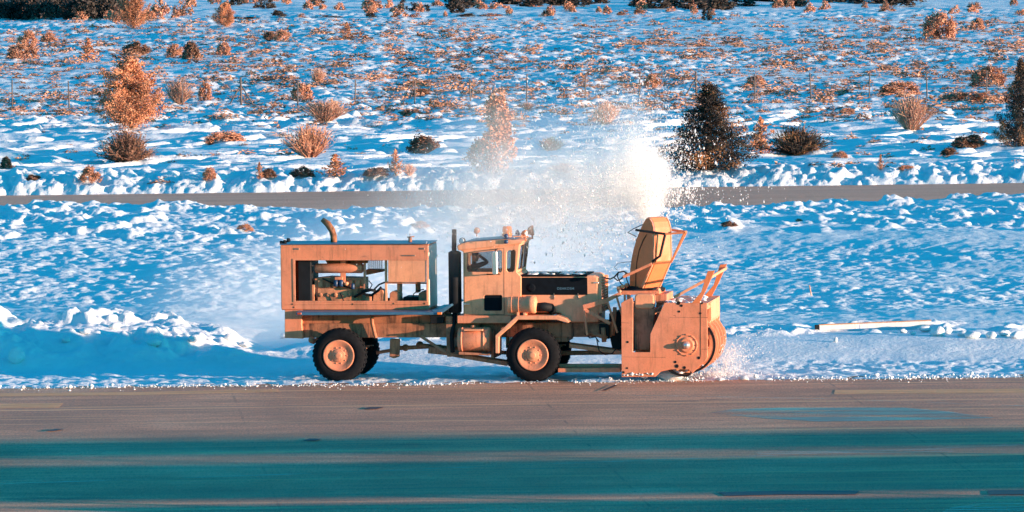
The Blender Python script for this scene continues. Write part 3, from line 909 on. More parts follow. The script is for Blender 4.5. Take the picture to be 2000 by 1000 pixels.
# inside
b = MB(); sx = X(926, 560, .9)[0]; sz = X(926, 566, .9)[1]
b.box(sx - .12, sx + .42, .52, 1.02, sz - .1, sz); b.box(sx - .18, sx - .04, .54, 1.0, sz, sz + .62); b.box(sx, sx + .3, .6, .95, zf + .05, sz - .1)
part(b, 'driver_seat', 'seat', cab, .03, 2)
b = MB(); wx = X(985, 545, .8)
st = Vector((wx[0], .78, wx[1]))
ax = Vector((-.5, 0, .85)).normalized(); u = Vector((0, 1, 0)); w_ = ax.cross(u)
b.tube([st + (u * math.cos(t) + w_ * math.sin(t)) * .23 for t in [2 * PI * k / 24 for k in range(25)]], .016, 6); b.tube([st, st - ax * .5], .025, 8); b.bar(st - u * .22, st + u * .22, .02)
part(b, 'steering_wheel', 'black', cab, 0)
b = MB(); b.prism(XS([(996, 545), (1013, 540), (1013, 614), (1003, 614)], .6), YC + .08, YC2 - .08); part(b, 'dashboard', 'black', cab)

# --- hood
YH, YH2 = .50, 1.92
b = MB()
hp = XS([(1018, 537.5), (1160, 538), (1168, 541), (1169, 630), (1112, 630), (1092, 611), (1018, 611)], YH)
b.prism(hp, YH, YH2)
hood = part(b, 'hood', 'paint_cab', bevel=.04, seg=2)
b = MB(); b.prism(XS([(1017.9, 542), (1147, 542), (1147.5, 576), (1017.9, 576)], YH), YH - .010, YH - .001); part(b, 'anti_glare_side', 'navy', hood, .003)
b = MB(); hx0, hz0 = X(1018, 537.3, YH); hx1 = X(1147, 538, YH)[0]
b.prism([(hx0, hz0 - .05), (hx1, hz0 - .05), (hx1, hz0 + .008), (hx0, hz0 + .008)], YH - .009, YH2 + .009); part(b, 'anti_glare_top', 'navy', hood, .012)
b = MB()
for k in range(34):
    xx = hx0 + .1 + (hx1 - hx0 - .1) * random.random(); yy = YH + .08 + 1.2 * random.random()
    b.lathe((xx, yy, hz0 + .006), (0, 0, 1), [(0, .05 + .09 * random.random()), (.02, .05), (.03, .001)], 9)
o = part(b, 'snow_dusting', 'snow_soft', hood, 0); o['kind'] = 'stuff'
fc = bpy.data.curves.new('maker_name', 'FONT'); fc.body = 'OSHKOSH'; fc.size = .088; fc.extrude = .003; fc.align_x = 'CENTER'; fc.space_character = 1.12
fc.materials.append(M['badge']); fo_ = bpy.data.objects.new('tmp_text', fc); fm = bpy.data.meshes.new_from_object(fo_); bpy.data.objects.remove(fo_)
fo = link('maker_name', fm, hood); lx, lz = X(1104.5, 565.8, YH - .012); fo.location = (lx, YH - .013, lz); fo.rotation_euler = (PI / 2, 0, 0)
b = MB()
for px in (1082, 1129): b.lathe(X3(px, 580, YH), (0, -1, 0), [(0, .03), (.02, .03), (.03, .015)], 8); b.bar(X3(px, 573, YH - .014), X3(px, 585, YH - .014), .018)
b.lathe(X3(1145, 600, YH), (0, -1, 0), [(0, .05), (.03, .045)], 8)
part(b, 'hood_latch', 'steel', hood, 0)
b = MB(); b.lathe(X3(1038, 562, YH), (0, -1, 0), [(0, .11), (.02, .105), (.03, .06)], 18); part(b, 'vent_cap', 'navy', hood, 0)
b = MB()                                            # grille on the front
gx = X(1168, 580, YH)[0]; gzt = X(1168, 543, YH)[1]; gzb = X(1168, 612, YH)[1]
for k in range(13):
    z = gzb + (gzt - gzb) * k / 13
    b.box(gx, gx + .07, YH + .06, YH2 - .06, z, z + .028)
for y in (YH + .02, 1.18, YH2 - .08): b.box(gx, gx + .09, y, y + .06, gzb, gzt)
part(b, 'grille', 'paint_cab', hood, .006)
b = MB(); b.box(gx - .02, gx + .004, YH + .07, YH2 - .07, gzb + .02, gzt - .01); part(b, 'radiator_core', 'black', hood, 0)
b = MB(); b.box(*sorted((X(1153, 0, YH)[0], X(1163, 0, YH)[0])), YH - .02, YH - .002, X(1158, 553.5, YH)[1], X(1158, 551, YH)[1]); part(b, 'side_lamp', 'chrome', hood, .004)

# --- air cleaner and intake elbow
b = MB(); c = X3(991, 595, .2); L = X(1047, 595, .2)[0] - c[0]
b.lathe(c, (1, 0, 0), [(-.0, .12), (.01, .19), (.05, .205), (L * .66, .205), (L * .665, .225), (L - .03, .225), (L, .2), (L + .03, .1)], 28)
for t in (.12, .30): b.lathe((c[0] + t, c[1], c[2]), (1, 0, 0), [(-.008, .20), (-.006, .212), (.006, .212), (.008, .20)], 28)
ac = part(b, 'air_cleaner', 'paint_cab', bevel=0)
b = MB(); b.tube([X3(1046, 600, .2), X3(1064, 599, .22), X3(1075, 601, .34), X3(1078, 606, .52)], [.11, .115, .115, .11], 14); part(b, 'intake_elbow', 'black', ac, 0)
b = MB(); b.box(c[0] + .25, c[0] + .31, .1, .5, X(1010, 620, .2)[1], X(1010, 609, .2)[1]); b.box(c[0] + .42, c[0] + .48, .1, .5, X(1010, 620, .2)[1], X(1010, 609, .2)[1]); part(b, 'mounting_foot', 'paint_cab', ac, .004)

# --- front mudguards
for y0, y1 in ((.0, .52), (1.90, 2.42)):
    b = MB()
    outl = [(967.5, 690), (967.5, 655), (1009, 616.5), (1088, 616.5), (1104, 622), (1112, 629), (1109, 631), (1086, 624.5), (1011, 624.5), (974.5, 658), (974.5, 690)]
    b.prism(XS(outl, 0), y0, y1); part(b, 'mudguard', 'paint_cab', bevel=.01)
b = MB(); b.prism(XS([(1085, 613), (1110, 628), (1106, 629), (1083, 617)], .4), .06, .5); part(b, 'guard_flap', 'deck', bevel=0)
# --- fuel tank and step
b = MB(); x0, zc = X(893, 664, .2); x1 = X(957, 664, .2)[0]
b.lathe((x0, .38, zc), (1, 0, 0), [(0, .22), (.02, .30), (.05, .315), (x1 - x0 - .05, .315), (x1 - x0 - .02, .30), (x1 - x0, .22)], 28)
for t in (.12, .72): b.lathe((x0 + t * (x1 - x0) / .8 * .9, .38, zc), (1, 0, 0), [(-.025, .31), (-.022, .326), (.022, .326), (.025, .31)], 28)
tank = part(b, 'fuel_tank', 'paint', bevel=0)
b = MB(); b.box(x0 + .2, x0 + .68, .02, .22, zc + .24, zc + .28); part(b, 'step', 'paint_cab', tank, .006)
b = MB(); b.lathe((x0 + .4, .3, zc + .3), (0, 0, 1), [(0, .06), (.06, .06), (.07, .04)], 12); part(b, 'tank_cap', 'engine', tank, 0)
b = MB(); b.prism(XS([(897, 687), (957, 690), (956, 694), (897, 692)], .2), .1, .66); part(b, 'tank_cradle', 'frame', tank, .006)
b = MB(); b.prism(XS([(960, 645), (966, 645), (966, 700), (960, 700)], .6), .5, 1.9); b.box(X(985, 0, .6)[0], X(1170, 0, .6)[0], .66, .72, X(1050, 648, .6)[1], X(1050, 630, .6)[1]); b.box(X(1060, 0, .6)[0], X(1100, 0, .6)[0], .62, 1.8, X(1050, 668, .6)[1], X(1050, 630, .6)[1])
part(b, 'front_subframe', 'frame')
# --- person inside the cab

# --- blower head and its lift frame
YB, YB2 = -.25, 2.66
b = MB()
pl = [(1213, 592), (1219, 587.5), (1234, 580.5), (1236.5, 590), (1236, 688), (1269.5, 688), (1270, 652), (1297.5, 591.5), (1381, 591.5), (1382, 698), (1377, 706), (1352, 729), (1345, 722), (1318, 721), (1308, 722), (1290, 726), (1280, 736), (1214, 736.5)]
b.prism(XS(pl, YB), YB, YB + .05)
blow = part(b, 'blower_head', 'paint_box', bevel=.008)
b = MB(); b.prism(XS(pl, YB), YB2 - .05, YB2); part(b, 'side_plate', 'paint_box', blow, .008)
ax0 = Vector(X3(1341, 674, YB))
RA = .71
def YZ(t, r, y): return (ax0.x + r * math.cos(t), y, ax0.z + r * math.sin(t))
b = MB()                                            # curved casing behind the auger, top deck and front hood
N = 26
arc = [R(95 + 175 * k / N) for k in range(N + 1)]
vs, fs = [], []
for t in arc:
    for y in (YB + .052, YB2 - .052):
        vs.append(YZ(t, RA + .06, y)); vs.append(YZ(t, RA + .10, y))
for k in range(N):
    q = 4 * k
    fs += [(q, q + 4, q + 6, q + 2), (q + 1, q + 3, q + 7, q + 5), (q, q + 1, q + 5, q + 4), (q + 2, q + 6, q + 7, q + 3)]
b.add(vs, fs)
part(b, 'casing', 'black', blow, 0)  # black colour supplies the shade in the gaps between flights
b = MB(); b.prism(XS([(1298, 592.5), (1380, 592.5), (1380, 595.5), (1297, 595.5)], YB), YB + .052, YB2 - .052); part(b, 'casing_top', 'paint', blow, .004)
b = MB(); b.prism(XS([(1376, 596), (1381.5, 592), (1382, 628), (1378, 636), (1374, 634)], YB), YB + .9, YB2 - .052); hoodf = part(b, 'front_hood', 'paint_cab', blow, .006)
b = MB()
for k in range(8): b.box(ax0.x + .575, ax0.x + .60, YB + .2 + .07 * k, YB + .225 + .07 * k, ax0.z + .98, ax0.z + 1.06)
b.prism(XS([(1377, 598), (1381.5, 592), (1382, 600), (1379, 606)], YB), YB + .06, YB + .9)
part(b, 'hood_stiffener', 'paint_cab', blow, .004)
# the auger: ribbon flights of two hands on a shaft, with support rings
b = MB(); b.tube([YZ(0, 0, YB + .06), YZ(0, 0, YB2 - .06)], .11, 16)
auger = part(b, 'auger', 'paint', blow, 0)
def flight(y0, y1, turns, ph, hand, r0=.53, r1=RA, th=.02):
    m = MB(); n = int(48 * turns); vs, fs = [], []
    for k in range(n + 1):
        t = ph + hand * 2 * PI * turns * k / n; y = y0 + (y1 - y0) * k / n
        for r, dy in ((r0, 0), (r1, 0), (r1, th), (r0, th)):
            vs.append(YZ(t, r, y + dy))
    for k in range(n):
        for e in range(4):
            a, c = 4 * k + e, 4 * k + (e + 1) % 4
            fs.append((a, c, c + 4, a + 4))
    m.add(vs, fs, False); return m
mid = (YB + YB2) / 2
for ph in (0, PI):
    for (y0, y1, hd) in ((YB + .10, mid - .12, 1), (YB2 - .10, mid + .12, -1)):
        m = flight(y0, y1, 1.5, ph + .4, hd); part(m, 'auger_flight', 'paint_cab', auger, 0)
for y in (YB + .12, YB + .75, mid, YB2 - .75, YB2 - .12):
    m = MB()
    for k in range(4):
        t = k * PI / 2 + .3; m.bar(YZ(t, .05, y), YZ(t, .60, y), .05, .05)
    part(m, 'auger_spoke', 'paint', auger, 0)
for k in range(9):
    y = YB + .26 + .30 * k; m = MB(); n = 40; vs, fs = [], []
    r1 = RA + (.03 if k % 2 else -.015)
    for i in range(n):
        t = 2 * PI * i / n
        for r, dy in ((r1 - .07, 0), (r1, 0), (r1, .05), (r1 - .07, .05)): vs.append(YZ(t, r, y + dy))
    for i in range(n):
        j = (i + 1) % n
        for e in range(4): fs.append((4 * i + e, 4 * i + (e + 1) % 4, 4 * j + (e + 1) % 4, 4 * j + e))
    m.add(vs, fs); part(m, 'auger_hoop', 'paint_cab' if k % 2 else 'paint', auger, 0)
# dark cutting edge along the near rim
m = MB(); n = 22; vs, fs = [], []
for k in range(n + 1):
    t = R(38 - 122 * k / n)
    for r, dy in ((RA - .045, 0), (RA + .015, 0), (RA + .015, .05), (RA - .045, .05)): vs.append(YZ(t, r, YB + .075 + dy))
for k in range(n):
    for e in range(4): fs.append((4 * k + e, 4 * k + (e + 1) % 4, 4 * k + 4 + (e + 1) % 4, 4 * k + 4 + e))
m.add(vs, fs); part(m, 'cutting_edge', 'black', auger, 0)
# bearing, weld lines, patches on the side plate
b = MB(); b.lathe((ax0.x, YB, ax0.z), (0, -1, 0), [(-.01, .285), (.012, .28), (.014, .25), (.006, .24), (.006, .19), (.03, .185), (.035, .15), (.03, .13)], 36)
for k in range(12):
    t = 2 * PI * k / 12; b.lathe(YZ(t, .265, YB - .012), (0, -1, 0), [(0, .02), (.015, .018)], 6, False)
part(b, 'bearing_flange', 'paint_box', blow, 0)
b = MB(); b.lathe((ax0.x, YB - .02, ax0.z), (0, -1, 0), [(0, .10), (.05, .095), (.07, .07), (.11, .06), (.13, .03), (.131, .001)], 20); part(b, 'shaft_end', 'chrome', blow, 0)
b = MB()
def line(p, q, w=.012): b.bar(X3(*p, YB - .002), X3(*q, YB - .002), .006, w)
for p_, q_ in (((1214, 697), (1300, 698)), ((1308, 620), (1382, 620)), ((1369, 592), (1369, 697)), ((1214, 630), (1229, 631)), ((1371, 682), (1382, 682))):
    b = MB(); line(p_, q_); part(b, 'weld_seam', 'frame', blow, 0)
for (px, py, r) in ((1326.5, 608.5, .03), (1325, 592, .05), (1331, 597, .035), (1319, 707, .035), (1322, 715, .05), (1337, 718, .04), (1365, 699, .04), (1368, 612, .03), (1226, 668, .03), (1218, 727, .03), (1225, 719, .025), (1371, 592, .03)):
    b = MB(); b.lathe((*X3(px, py, YB),), (0, -1, 0), [(-.004, r), (.008, r * .95)], 8, False); part(b, 'bolt_hole', 'black', blow, 0)
b = MB(); b.lathe((*X3(1323.5, 587, .1),), (0, -1, 0), [(-.03, .06), (.03, .06), (.04, .04)], 12); part(b, 'lifting_eye', 'steel', blow, 0)
# impeller drum behind the slot, with the pale upper box
b = MB(); b.prism(XS([(1239, 602), (1279, 602), (1275, 650), (1268, 684), (1238, 684)], .0), .0, .5); b.prism(XS([(1232, 590), (1237, 590), (1236, 686), (1230, 686)], .6), .5, 2.0)
imp = part(b, 'impeller_housing', 'frame', blow, .02)
b = MB(); b.lathe(X3(1262, 650, .6), (0, 1, 0), [(0, .45), (.02, .48), (1.2, .48), (1.22, .4)], 30); part(b, 'impeller_drum', 'frame', blow, 0)
b = MB(); b.prism(XS(rrect(1239.5, 574.5, 1277, 603, 6), -.02), -.02, .35); part(b, 'gear_case', 'paint_cab', blow, .03, 2)
b = MB(); b.prism(XS([(1279, 575), (1303, 574), (1303, 592), (1281, 592)], .6), .6, 1.9); part(b, 'chute_bracket', 'paint', blow)
b = MB(); b.bar(X3(1236, 600, -.1), X3(1238, 686, -.1), .05, .06); part(b, 'slot_gap_dark', 'black', blow, 0)  # black bar stands in for the dark gap beside the slot
b = MB(); b.bar(X3(1277, 610, .1), X3(1298, 592, .1), .03, .03); b.prism(XS([(1283, 588), (1299, 584), (1282, 632), (1274, 648)], .9), .85, .9); part(b, 'gusset', 'steel', blow, .004)
# turntable and chute
b = MB(); zt_, = (X(1250, 566, .9)[1],)
b.prism(XS([(1207, 568), (1288, 568), (1288, 575), (1207, 576)], .55), .55, 1.85); tt = part(b, 'turntable', 'paint_box', blow)
cb = Vector(X3(1252, 563, 1.2))
b = MB(); b.lathe((cb.x, 1.2, zt_), (0, 0, 1), [(-.06, .60), (.0, .62), (.03, .62), (.04, .56), (.09, .55), (.10, .5)], 36); part(b, 'turntable_ring', 'black', blow, 0)
th = R(-40)
cu = Vector((math.cos(th), math.sin(th), 0)); cv = Vector((-math.sin(th), math.cos(th), 0))
C0 = Vector(X3(1229.5, 561, .86))
WC = .58
prof_o = [(0, 0), (.005, .22), (.03, .47), (.08, .72), (.16, .97), (.27, 1.22), (.41, 1.47), (.56, 1.68), (.66, 1.78), (.77, 1.77), (.86, 1.67), (.91, 1.54), (.93, 1.42), (.94, .70), (.50, 0)]
def CP(u, v, z): return C0 + cu * u + cv * v + Vector((0, 0, z))
b = MB()
n = len(prof_o)
b.add([CP(u, 0, z) for u, z in prof_o] + [CP(u, .03, z) for u, z in prof_o], [list(range(n - 1, -1, -1)), list(range(n, 2 * n))] + [(i, (i + 1) % n, n + (i + 1) % n, n + i) for i in range(n)])
b.add([CP(u, WC - .03, z) for u, z in prof_o] + [CP(u, WC, z) for u, z in prof_o], [list(range(n - 1, -1, -1)), list(range(n, 2 * n))] + [(i, (i + 1) % n, n + (i + 1) % n, n + i) for i in range(n)])
def strip(pts, v0, v1, t):
    """curved sheet following pts in the chute's profile plane"""
    vs, fs = [], []
    for i, (u, z) in enumerate(pts):
        a = Vector(pts[max(i - 1, 0)]); c = Vector(pts[min(i + 1, len(pts) - 1)])
        d = (c - a).normalized(); nn = Vector((d.y, -d.x))
        for s in (0, t):
            for v in (v0, v1): vs.append(CP(u + nn.x * s, v, z + nn.y * s))
    for i in range(len(pts) - 1):
        q = 4 * i
        fs += [(q, q + 1, q + 5, q + 4), (q + 2, q + 6, q + 7, q + 3), (q, q + 4, q + 6, q + 2), (q + 1, q + 3, q + 7, q + 5)]
    fs += [(0, 2, 3, 1), (len(vs) - 4, len(vs) - 3, len(vs) - 1, len(vs) - 2)]
    b.add(vs, fs)
strip([(.50, 0), (.94, .70), (.93, 1.42), (.91, 1.54), (.86, 1.67), (.77, 1.77), (.66, 1.78)][::-1], .032, WC - .032, -.02)
strip([(.0, 0), (.005, .22), (.03, .47), (.08, .72), (.16, .97)], .032, WC - .032, .02)
chute = part(b, 'chute', 'chute', blow, .006)
b = MB()
def cstrip(pts, w, v):
    for p, q in zip(pts, pts[1:]): b.bar(CP(p[0], v, p[1]), CP(q[0], v, q[1]), w, w)
cstrip([(.50, 0), (.94, .70), (.93, 1.42)], .035, -.01); cstrip([(.50, 0), (.94, .70), (.93, 1.42), (.91, 1.54), (.86, 1.67), (.77, 1.77)], .035, WC + .01)
part(b, 'chute_flange', 'paint_cab', blow, .004)
b = MB(); cstrip([(.24, .02), (.25, .35), (.29, .66), (.38, .95), (.54, 1.22), (.66, 1.36)], .016, -.006); part(b, 'chute_seam', 'black', blow, 0)
b = MB()
yb = .14
b.bar(X3(1241, 449, yb), X3(1299, 457, yb), .05, .06); b.tube([X3(1299, 458, yb), X3(1289, 500, yb), X3(1274, 511, yb)], .035, 8)
part(b, 'chute_cylinder', 'black', blow, .004)
b = MB(); b.tube([X3(1264, 427, .7), X3(1257, 442, .7), X3(1243, 470, .7)], .022, 6); b.tube([X3(1259, 437, .7), X3(1237, 447, .6), X3(1226, 454, .6), X3(1243, 462, .7)], .012, 5)
part(b, 'chute_cable', 'black', blow, 0)
b = MB(); b.bar(X3(1299, 457, yb), X3(1339, 454, yb), .05); b.bar(X3(1338, 452, yb), X3(1311, 512, yb), .05); b.bar(X3(1311, 449, 1.3), X3(1340, 453, .5), .06); b.bar(X3(1275, 515, yb), X3(1312, 512, yb), .045)
b.bar(X3(1340, 454, 1.5), X3(1311, 512, 1.5), .05)
part(b, 'chute_frame', 'chute', blow, .006)
b = MB(); b.bar(X3(1217, 541, yb), X3(1273, 515, yb), .06, .07); b.bar(X3(1275, 514, yb), X3(1253, 559, yb + .1), .03); part(b, 'chute_strut', 'paint_box', blow, .006)
# wind deflector arms on top and their tie bars
for y in (YB, YB2 - .06):
    b = MB(); b.prism(XS([(1349, 594), (1366, 592), (1379, 567), (1396, 528.5), (1382, 529.5), (1369.5, 570), (1356, 586)], YB), y, y + .05); part(b, 'deflector_arm', 'chute', blow, .006)
b = MB(); b.bar(X3(1316, 581, .0), X3(1380, 546, .0), .05, .07); b.bar(X3(1380, 546, 0), X3(1418, 524, 2.6), .05, .07); part(b, 'deflector_tie', 'paint_cab', blow, .006)
b = MB()
for k in range(46):
    q = (1300 + 78 * random.random(), 592.5); c_ = X3(q[0], q[1], YB + .1 + 2.6 * random.random()); c_ = (c_[0], c_[1], X(1340, 592.5, YB)[1] + .005)
    b.ball((c_[0], c_[1], c_[2]), .03 + .07 * random.random(), 6, .45)
for k in range(40):
    t = R(-150 + 130 * random.random()); y = YB + .15 + 2.5 * random.random(); b.ball(YZ(t, RA - .05, y), .025 + .05 * random.random(), 6, .8)
for k in range(26): b.ball((X(1216, 700, YB)[0] + .9 * random.random(), YB - .005, X(1240, 733, YB)[1] + .05 * random.random()), .012 + .022 * random.random(), 6, .8)
o = part(b, 'packed_snow', 'snow_soft', blow, 0); o['kind'] = 'stuff'
# lower push beams and skids
b = MB(); b.prism(XS([(1092, 711), (1212, 711), (1212, 717), (1092, 717)], .5), .45, .65); part(b, 'push_beam', 'paint_box')
b = MB(); b.prism(XS([(1090, 719), (1212, 718), (1212, 727), (1090, 727)], .2), .15, .4); part(b, 'push_beam', 'paint_box')
b = MB(); b.prism(XS([(1100, 712), (1215, 712), (1215, 722), (1100, 722)], 1.9), 1.85, 2.1)
part(b, 'push_beam', 'paint_box')
b = MB(); b.bar(X3(1112, 675, .5), X3(1214, 689, .5), .10, .10); part(b, 'push_rod', 'paint_box')
b = MB(); b.bar(X3(1112, 672, 1.8), X3(1214, 685, 1.8), .10, .10); part(b, 'push_rod', 'paint_box')
# lift frame between hood and blower
b = MB()
for y in (.3, 2.0):
    b.bar(X3(1139, 600, y), X3(1186, 587, y), .06, .12); b.bar(X3(1184, 587, y), X3(1213, 573, y), .06, .10)
    b.bar(X3(1140, 604, y), X3(1192, 632, y), .05, .08); b.bar(X3(1141, 604, y), X3(1147, 655, y), .05, .10)
    b.bar(X3(1186, 588, y), X3(1206, 650, y), .05, .07); b.bar(X3(1203, 575, y), X3(1218, 625, y), .05, .06); b.bar(X3(1220, 575, y), X3(1222, 618, y), .05, .05)
b.bar(X3(1236, 583, .4), X3(1214, 640, .4), .06, .06); b.tube([X3(1228, 575, .5), X3(1229, 605, .5)], .05, 8)
b.bar(X3(1140, 602, .3), X3(1150, 598, 2.0), .06)
part(b, 'lift_frame', 'paint_box', bevel=.006)
b = MB(); b.prism(XS([(1170, 633), (1190, 633), (1190, 662), (1172, 658)], .5), .45, 1.9); b.prism(XS([(1190, 612), (1213, 606), (1213, 683), (1196, 680), (1190, 650)], .7), .65, 1.8)
part(b, 'hydraulic_block', 'black')
b = MB(); b.tube([X3(1197, 655, .4), X3(1201, 600, .4)], .05, 8); b.tube([X3(1178, 640, .4), X3(1180, 668, .4)], .06, 8); b.tube([X3(1150, 650, .42), X3(1186, 660, .42)], .05, 8); part(b, 'lift_cylinder', 'frame', bevel=0)
b = MB()
def hz(pts, y, r=.016):
    b = MB(); b.tube([X3(p[0], p[1], y) for p in pts], r, 6); part(b, 'hydraulic_hose', 'black', bevel=0)
hz([(1182, 543), (1192, 545), (1200, 541), (1208, 532), (1218, 530), (1227, 535)], .5, .02); hz([(1200, 543), (1206, 548), (1213, 545), (1224, 533)], .7, .018)
hz([(1206, 528), (1200, 522), (1207, 514), (1222, 512), (1236, 511)], .8, .007); hz([(1208, 531), (1206, 540), (1212, 553), (1224, 563)], .6, .016); hz([(1222, 532), (1224, 546), (1230, 560)], .6, .014)
hz([(1165, 661), (1170, 685), (1182, 693), (1196, 690), (1204, 680)], .35, .014); hz([(1142, 652), (1152, 660), (1163, 658), (1170, 668)], .38, .016); hz([(1185, 600), (1195, 610), (1200, 625), (1196, 640)], .5, .014); hz([(1207, 590), (1214, 606), (1212, 625)], .6, .014)
for (px, py, y) in ((1208, 563, .6), (1216, 560, .6), (1224, 557, .7), (1211, 570, .5), (1286, 566, .6), (1283, 571, .6)): b = MB(); b.ball(X3(px, py, y), .055, 8); part(b, 'hydraulic_fitting', 'paint_cab', bevel=0)

# ------------------------------------------------------------------ driver in the cab
def driver():
    y0 = .76
    P = {}
    def j(n, px, py, y): P[n] = Vector(X3(px, py, y))
    j('pelvis', 925, 562, y0); j('belly', 924, 548, y0); j('chest', 924, 530, y0); j('neck', 926, 516, y0); j('skull', 927.5, 509, y0)
    for s, n in ((-1, 'n'), (1, 'f')):
        j('sh' + n, 924, 522, y0 + s * .19); j('hip' + n, 928, 563, y0 + s * .10); j('kn' + n, 957, 560, y0 + s * .14); j('an' + n, 970, 598, y0 + s * .13); j('to' + n, 986, 603, y0 + s * .13)
    j('eln', 953, 512, .50); j('wrn', 941, 502.5, .56); j('elf', 940, 541, 1.0); j('wrf', 966, 536, .96)
    rad = dict(pelvis=.15, belly=.15, chest=.17, neck=.062, skull=.06, shn=.085, shf=.085, hipn=.10, hipf=.10, knn=.075, knf=.075, ann=.05, anf=.05, ton=.04, tof=.04, eln=.052, elf=.052, wrn=.036, wrf=.036)
    E = [('pelvis', 'belly'), ('belly', 'chest'), ('chest', 'neck'), ('neck', 'skull')]
    for n in 'nf': E += [('chest', 'sh' + n), ('sh' + n, 'el' + n), ('el' + n, 'wr' + n), ('pelvis', 'hip' + n), ('hip' + n, 'kn' + n), ('kn' + n, 'an' + n), ('an' + n, 'to' + n)]
    for n, d in (('n', Vector((-.085, .02, .06))), ('f', Vector((.08, -.02, -.03)))):
        w = P['wr' + n]; k = 'palm' + n; P[k] = w + d * .85; rad[k] = .032; E.append(('wr' + n, k))
        sd_ = d.cross(Vector((0, 0, 1))).normalized()
        for i, L in enumerate((.055, .065, .06, .048)):
            a, b_ = f'f{n}{i}', f'g{n}{i}'
            P[a] = P[k] + d.normalized() * L * .5 + sd_ * (i - 1.5) * .02; P[b_] = P[a] + d.normalized() * L * .6 + Vector((0, 0, -.02))
            rad[a] = .010; rad[b_] = .008; E += [(k, a), (a, b_)]
        P['t' + n] = w + d * .6 + sd_ * -.05; rad['t' + n] = .010; E.append((k, 't' + n))
    names = list(P); me = bpy.data.meshes.new('person')
    root = P['pelvis'].copy()
    me.from_pydata([P[k] - root for k in names], [(names.index(a), names.index(b)) for a, b in E], [])
    o = link('person', me); M4 = truck.matrix_basis
    o.location = M4 @ root; o.rotation_euler = truck.rotation_euler
    sk = o.modifiers.new('skin', 'SKIN')
    for i, k in enumerate(names):
        o.data.skin_vertices[0].data[i].radius = (rad[k], rad[k]); o.data.skin_vertices[0].data[i].use_root = k == 'pelvis'
    sb = o.modifiers.new('sub', 'SUBSURF'); sb.levels = 1; sb.render_levels = 2
    me.materials.append(M['cloth'])
    tag(o, 'person in dark clothes sitting at the wheel inside the truck cab', 'person')
    hb = MB(); hc = P['skull'] - root + Vector((.02, 0, .10))
    hb.lathe(hc, (0, 0, 1), [(-.125, .02), (-.115, .05), (-.07, .070), (-.01, .080), (.05, .082), (.09, .066), (.118, .03), (.122, .001)], 18)
    hb.lathe(hc + Vector((.075, 0, -.02)), (1, 0, -.3), [(0, .022), (.03, .013), (.035, .004)], 8)
    for s in (-1, 1):
        hb.ball(hc + Vector((.0, s * .082, -.01)), .026, 8); hb.ball(hc + Vector((.072, s * .03, .015)), .013, 6)
    hb.box(hc.x + .065, hc.x + .08, -.025, .025, hc.z - .068, hc.z - .058)
    hb.build('head', M['skin'], o)
    c = MB(); c.lathe(hc, (0, 0, 1), [(.035, .088), (.07, .088), (.11, .07), (.13, .03), (.133, .001)], 18); c.box(hc.x + .05, hc.x + .15, -.06, .06, hc.z + .04, hc.z + .052)
    c.build('cap', M['cloth'], o)
    hm = MB(); hm.ball(P['palmn'] - root, .042, 8); hm.build('hand', M['skin'], o)
driver()

# ------------------------------------------------------------------ placing things on the snow
def ground_at(px, py):
    """where the photo point meets the snow: first crossing along the sight line"""
    d = ray(px, py)
    y = np.concatenate([np.arange(170, 300, .25), np.arange(300, 900, 1.0)])
    t = y / d[1]
    gap = CAM_H + d[2] * t - np.maximum(gz(d[0] * t, y), -.03)
    i = int(np.argmax(gap < 0)) if (gap < 0).any() else len(y) - 1
    f = gap[i - 1] / (gap[i - 1] - gap[i] + 1e-9)
    yy = y[i - 1] + (y[i] - y[i - 1]) * min(max(f, 0), 1)
    xx = d[0] * yy / d[1]
    return float(xx), float(yy), float(gz(np.array([xx]), np.array([yy]))[0])
def ppm(y): return FPX / math.hypot(y, CAM_H)

# ------------------------------------------------------------------ fence
def fence():
    root = bpy.data.objects.new('wire_fence', None); COL.objects.link(root)
    Y0 = 386.0
    root.location = (0, Y0, float(gz(np.array([0.]), np.array([Y0]))[0]))
    tag(root, 'wire fence of thin weathered posts crossing the snowy shrub plain', 'fence')
    z0 = root.location.z
    tops = []
    pxs = [-85, 26, 140, 252, 364, 479, 588, 699, 814, 923, 1032, 1147, 1254, 1367, 1482, 1592, 1705, 1817, 1930, 2042, 2155]
    for i, px in enumerate(pxs):
        x = (px - 1000) * Y0 / FPX; yy = 3.0 * math.sin(x * .12)
        z = float(gz(np.array([x]), np.array([Y0 + yy]))[0]) - z0
        big = px in (479, 1367)
        h = (1.62 if big else 1.42) + .08 * math.sin(px)
        lean = .05 * math.sin(px * 1.7)
        b = MB(); b.tube([(x, yy, z - .2), (x + lean, yy, z + h)], [.062, .055] if big else [.042, .036], 7)
        b.build('post', M['wood'], root)
        if big:
            for s in (-1, 1):
                b = MB(); b.tube([(x + lean * .7, yy, z + h * .75), (x + s * .85, yy + .1, z - .15)], .038, 6); b.build('brace_post', M['wood'], root)
        tops.append(Vector((x + lean, yy, z)))
    for hh in (.35, .7, 1.02, 1.32):
        b = MB()
        pts = []
        for p, q in zip(tops, tops[1:]):
            for k in range(4): t = k / 4; pts.append(p.lerp(q, t) + Vector((0, -.05, hh - .06 * t * (1 - t))))
        b.tube(pts, .006, 4); b.build('wire', M['wire'], root)
fence()

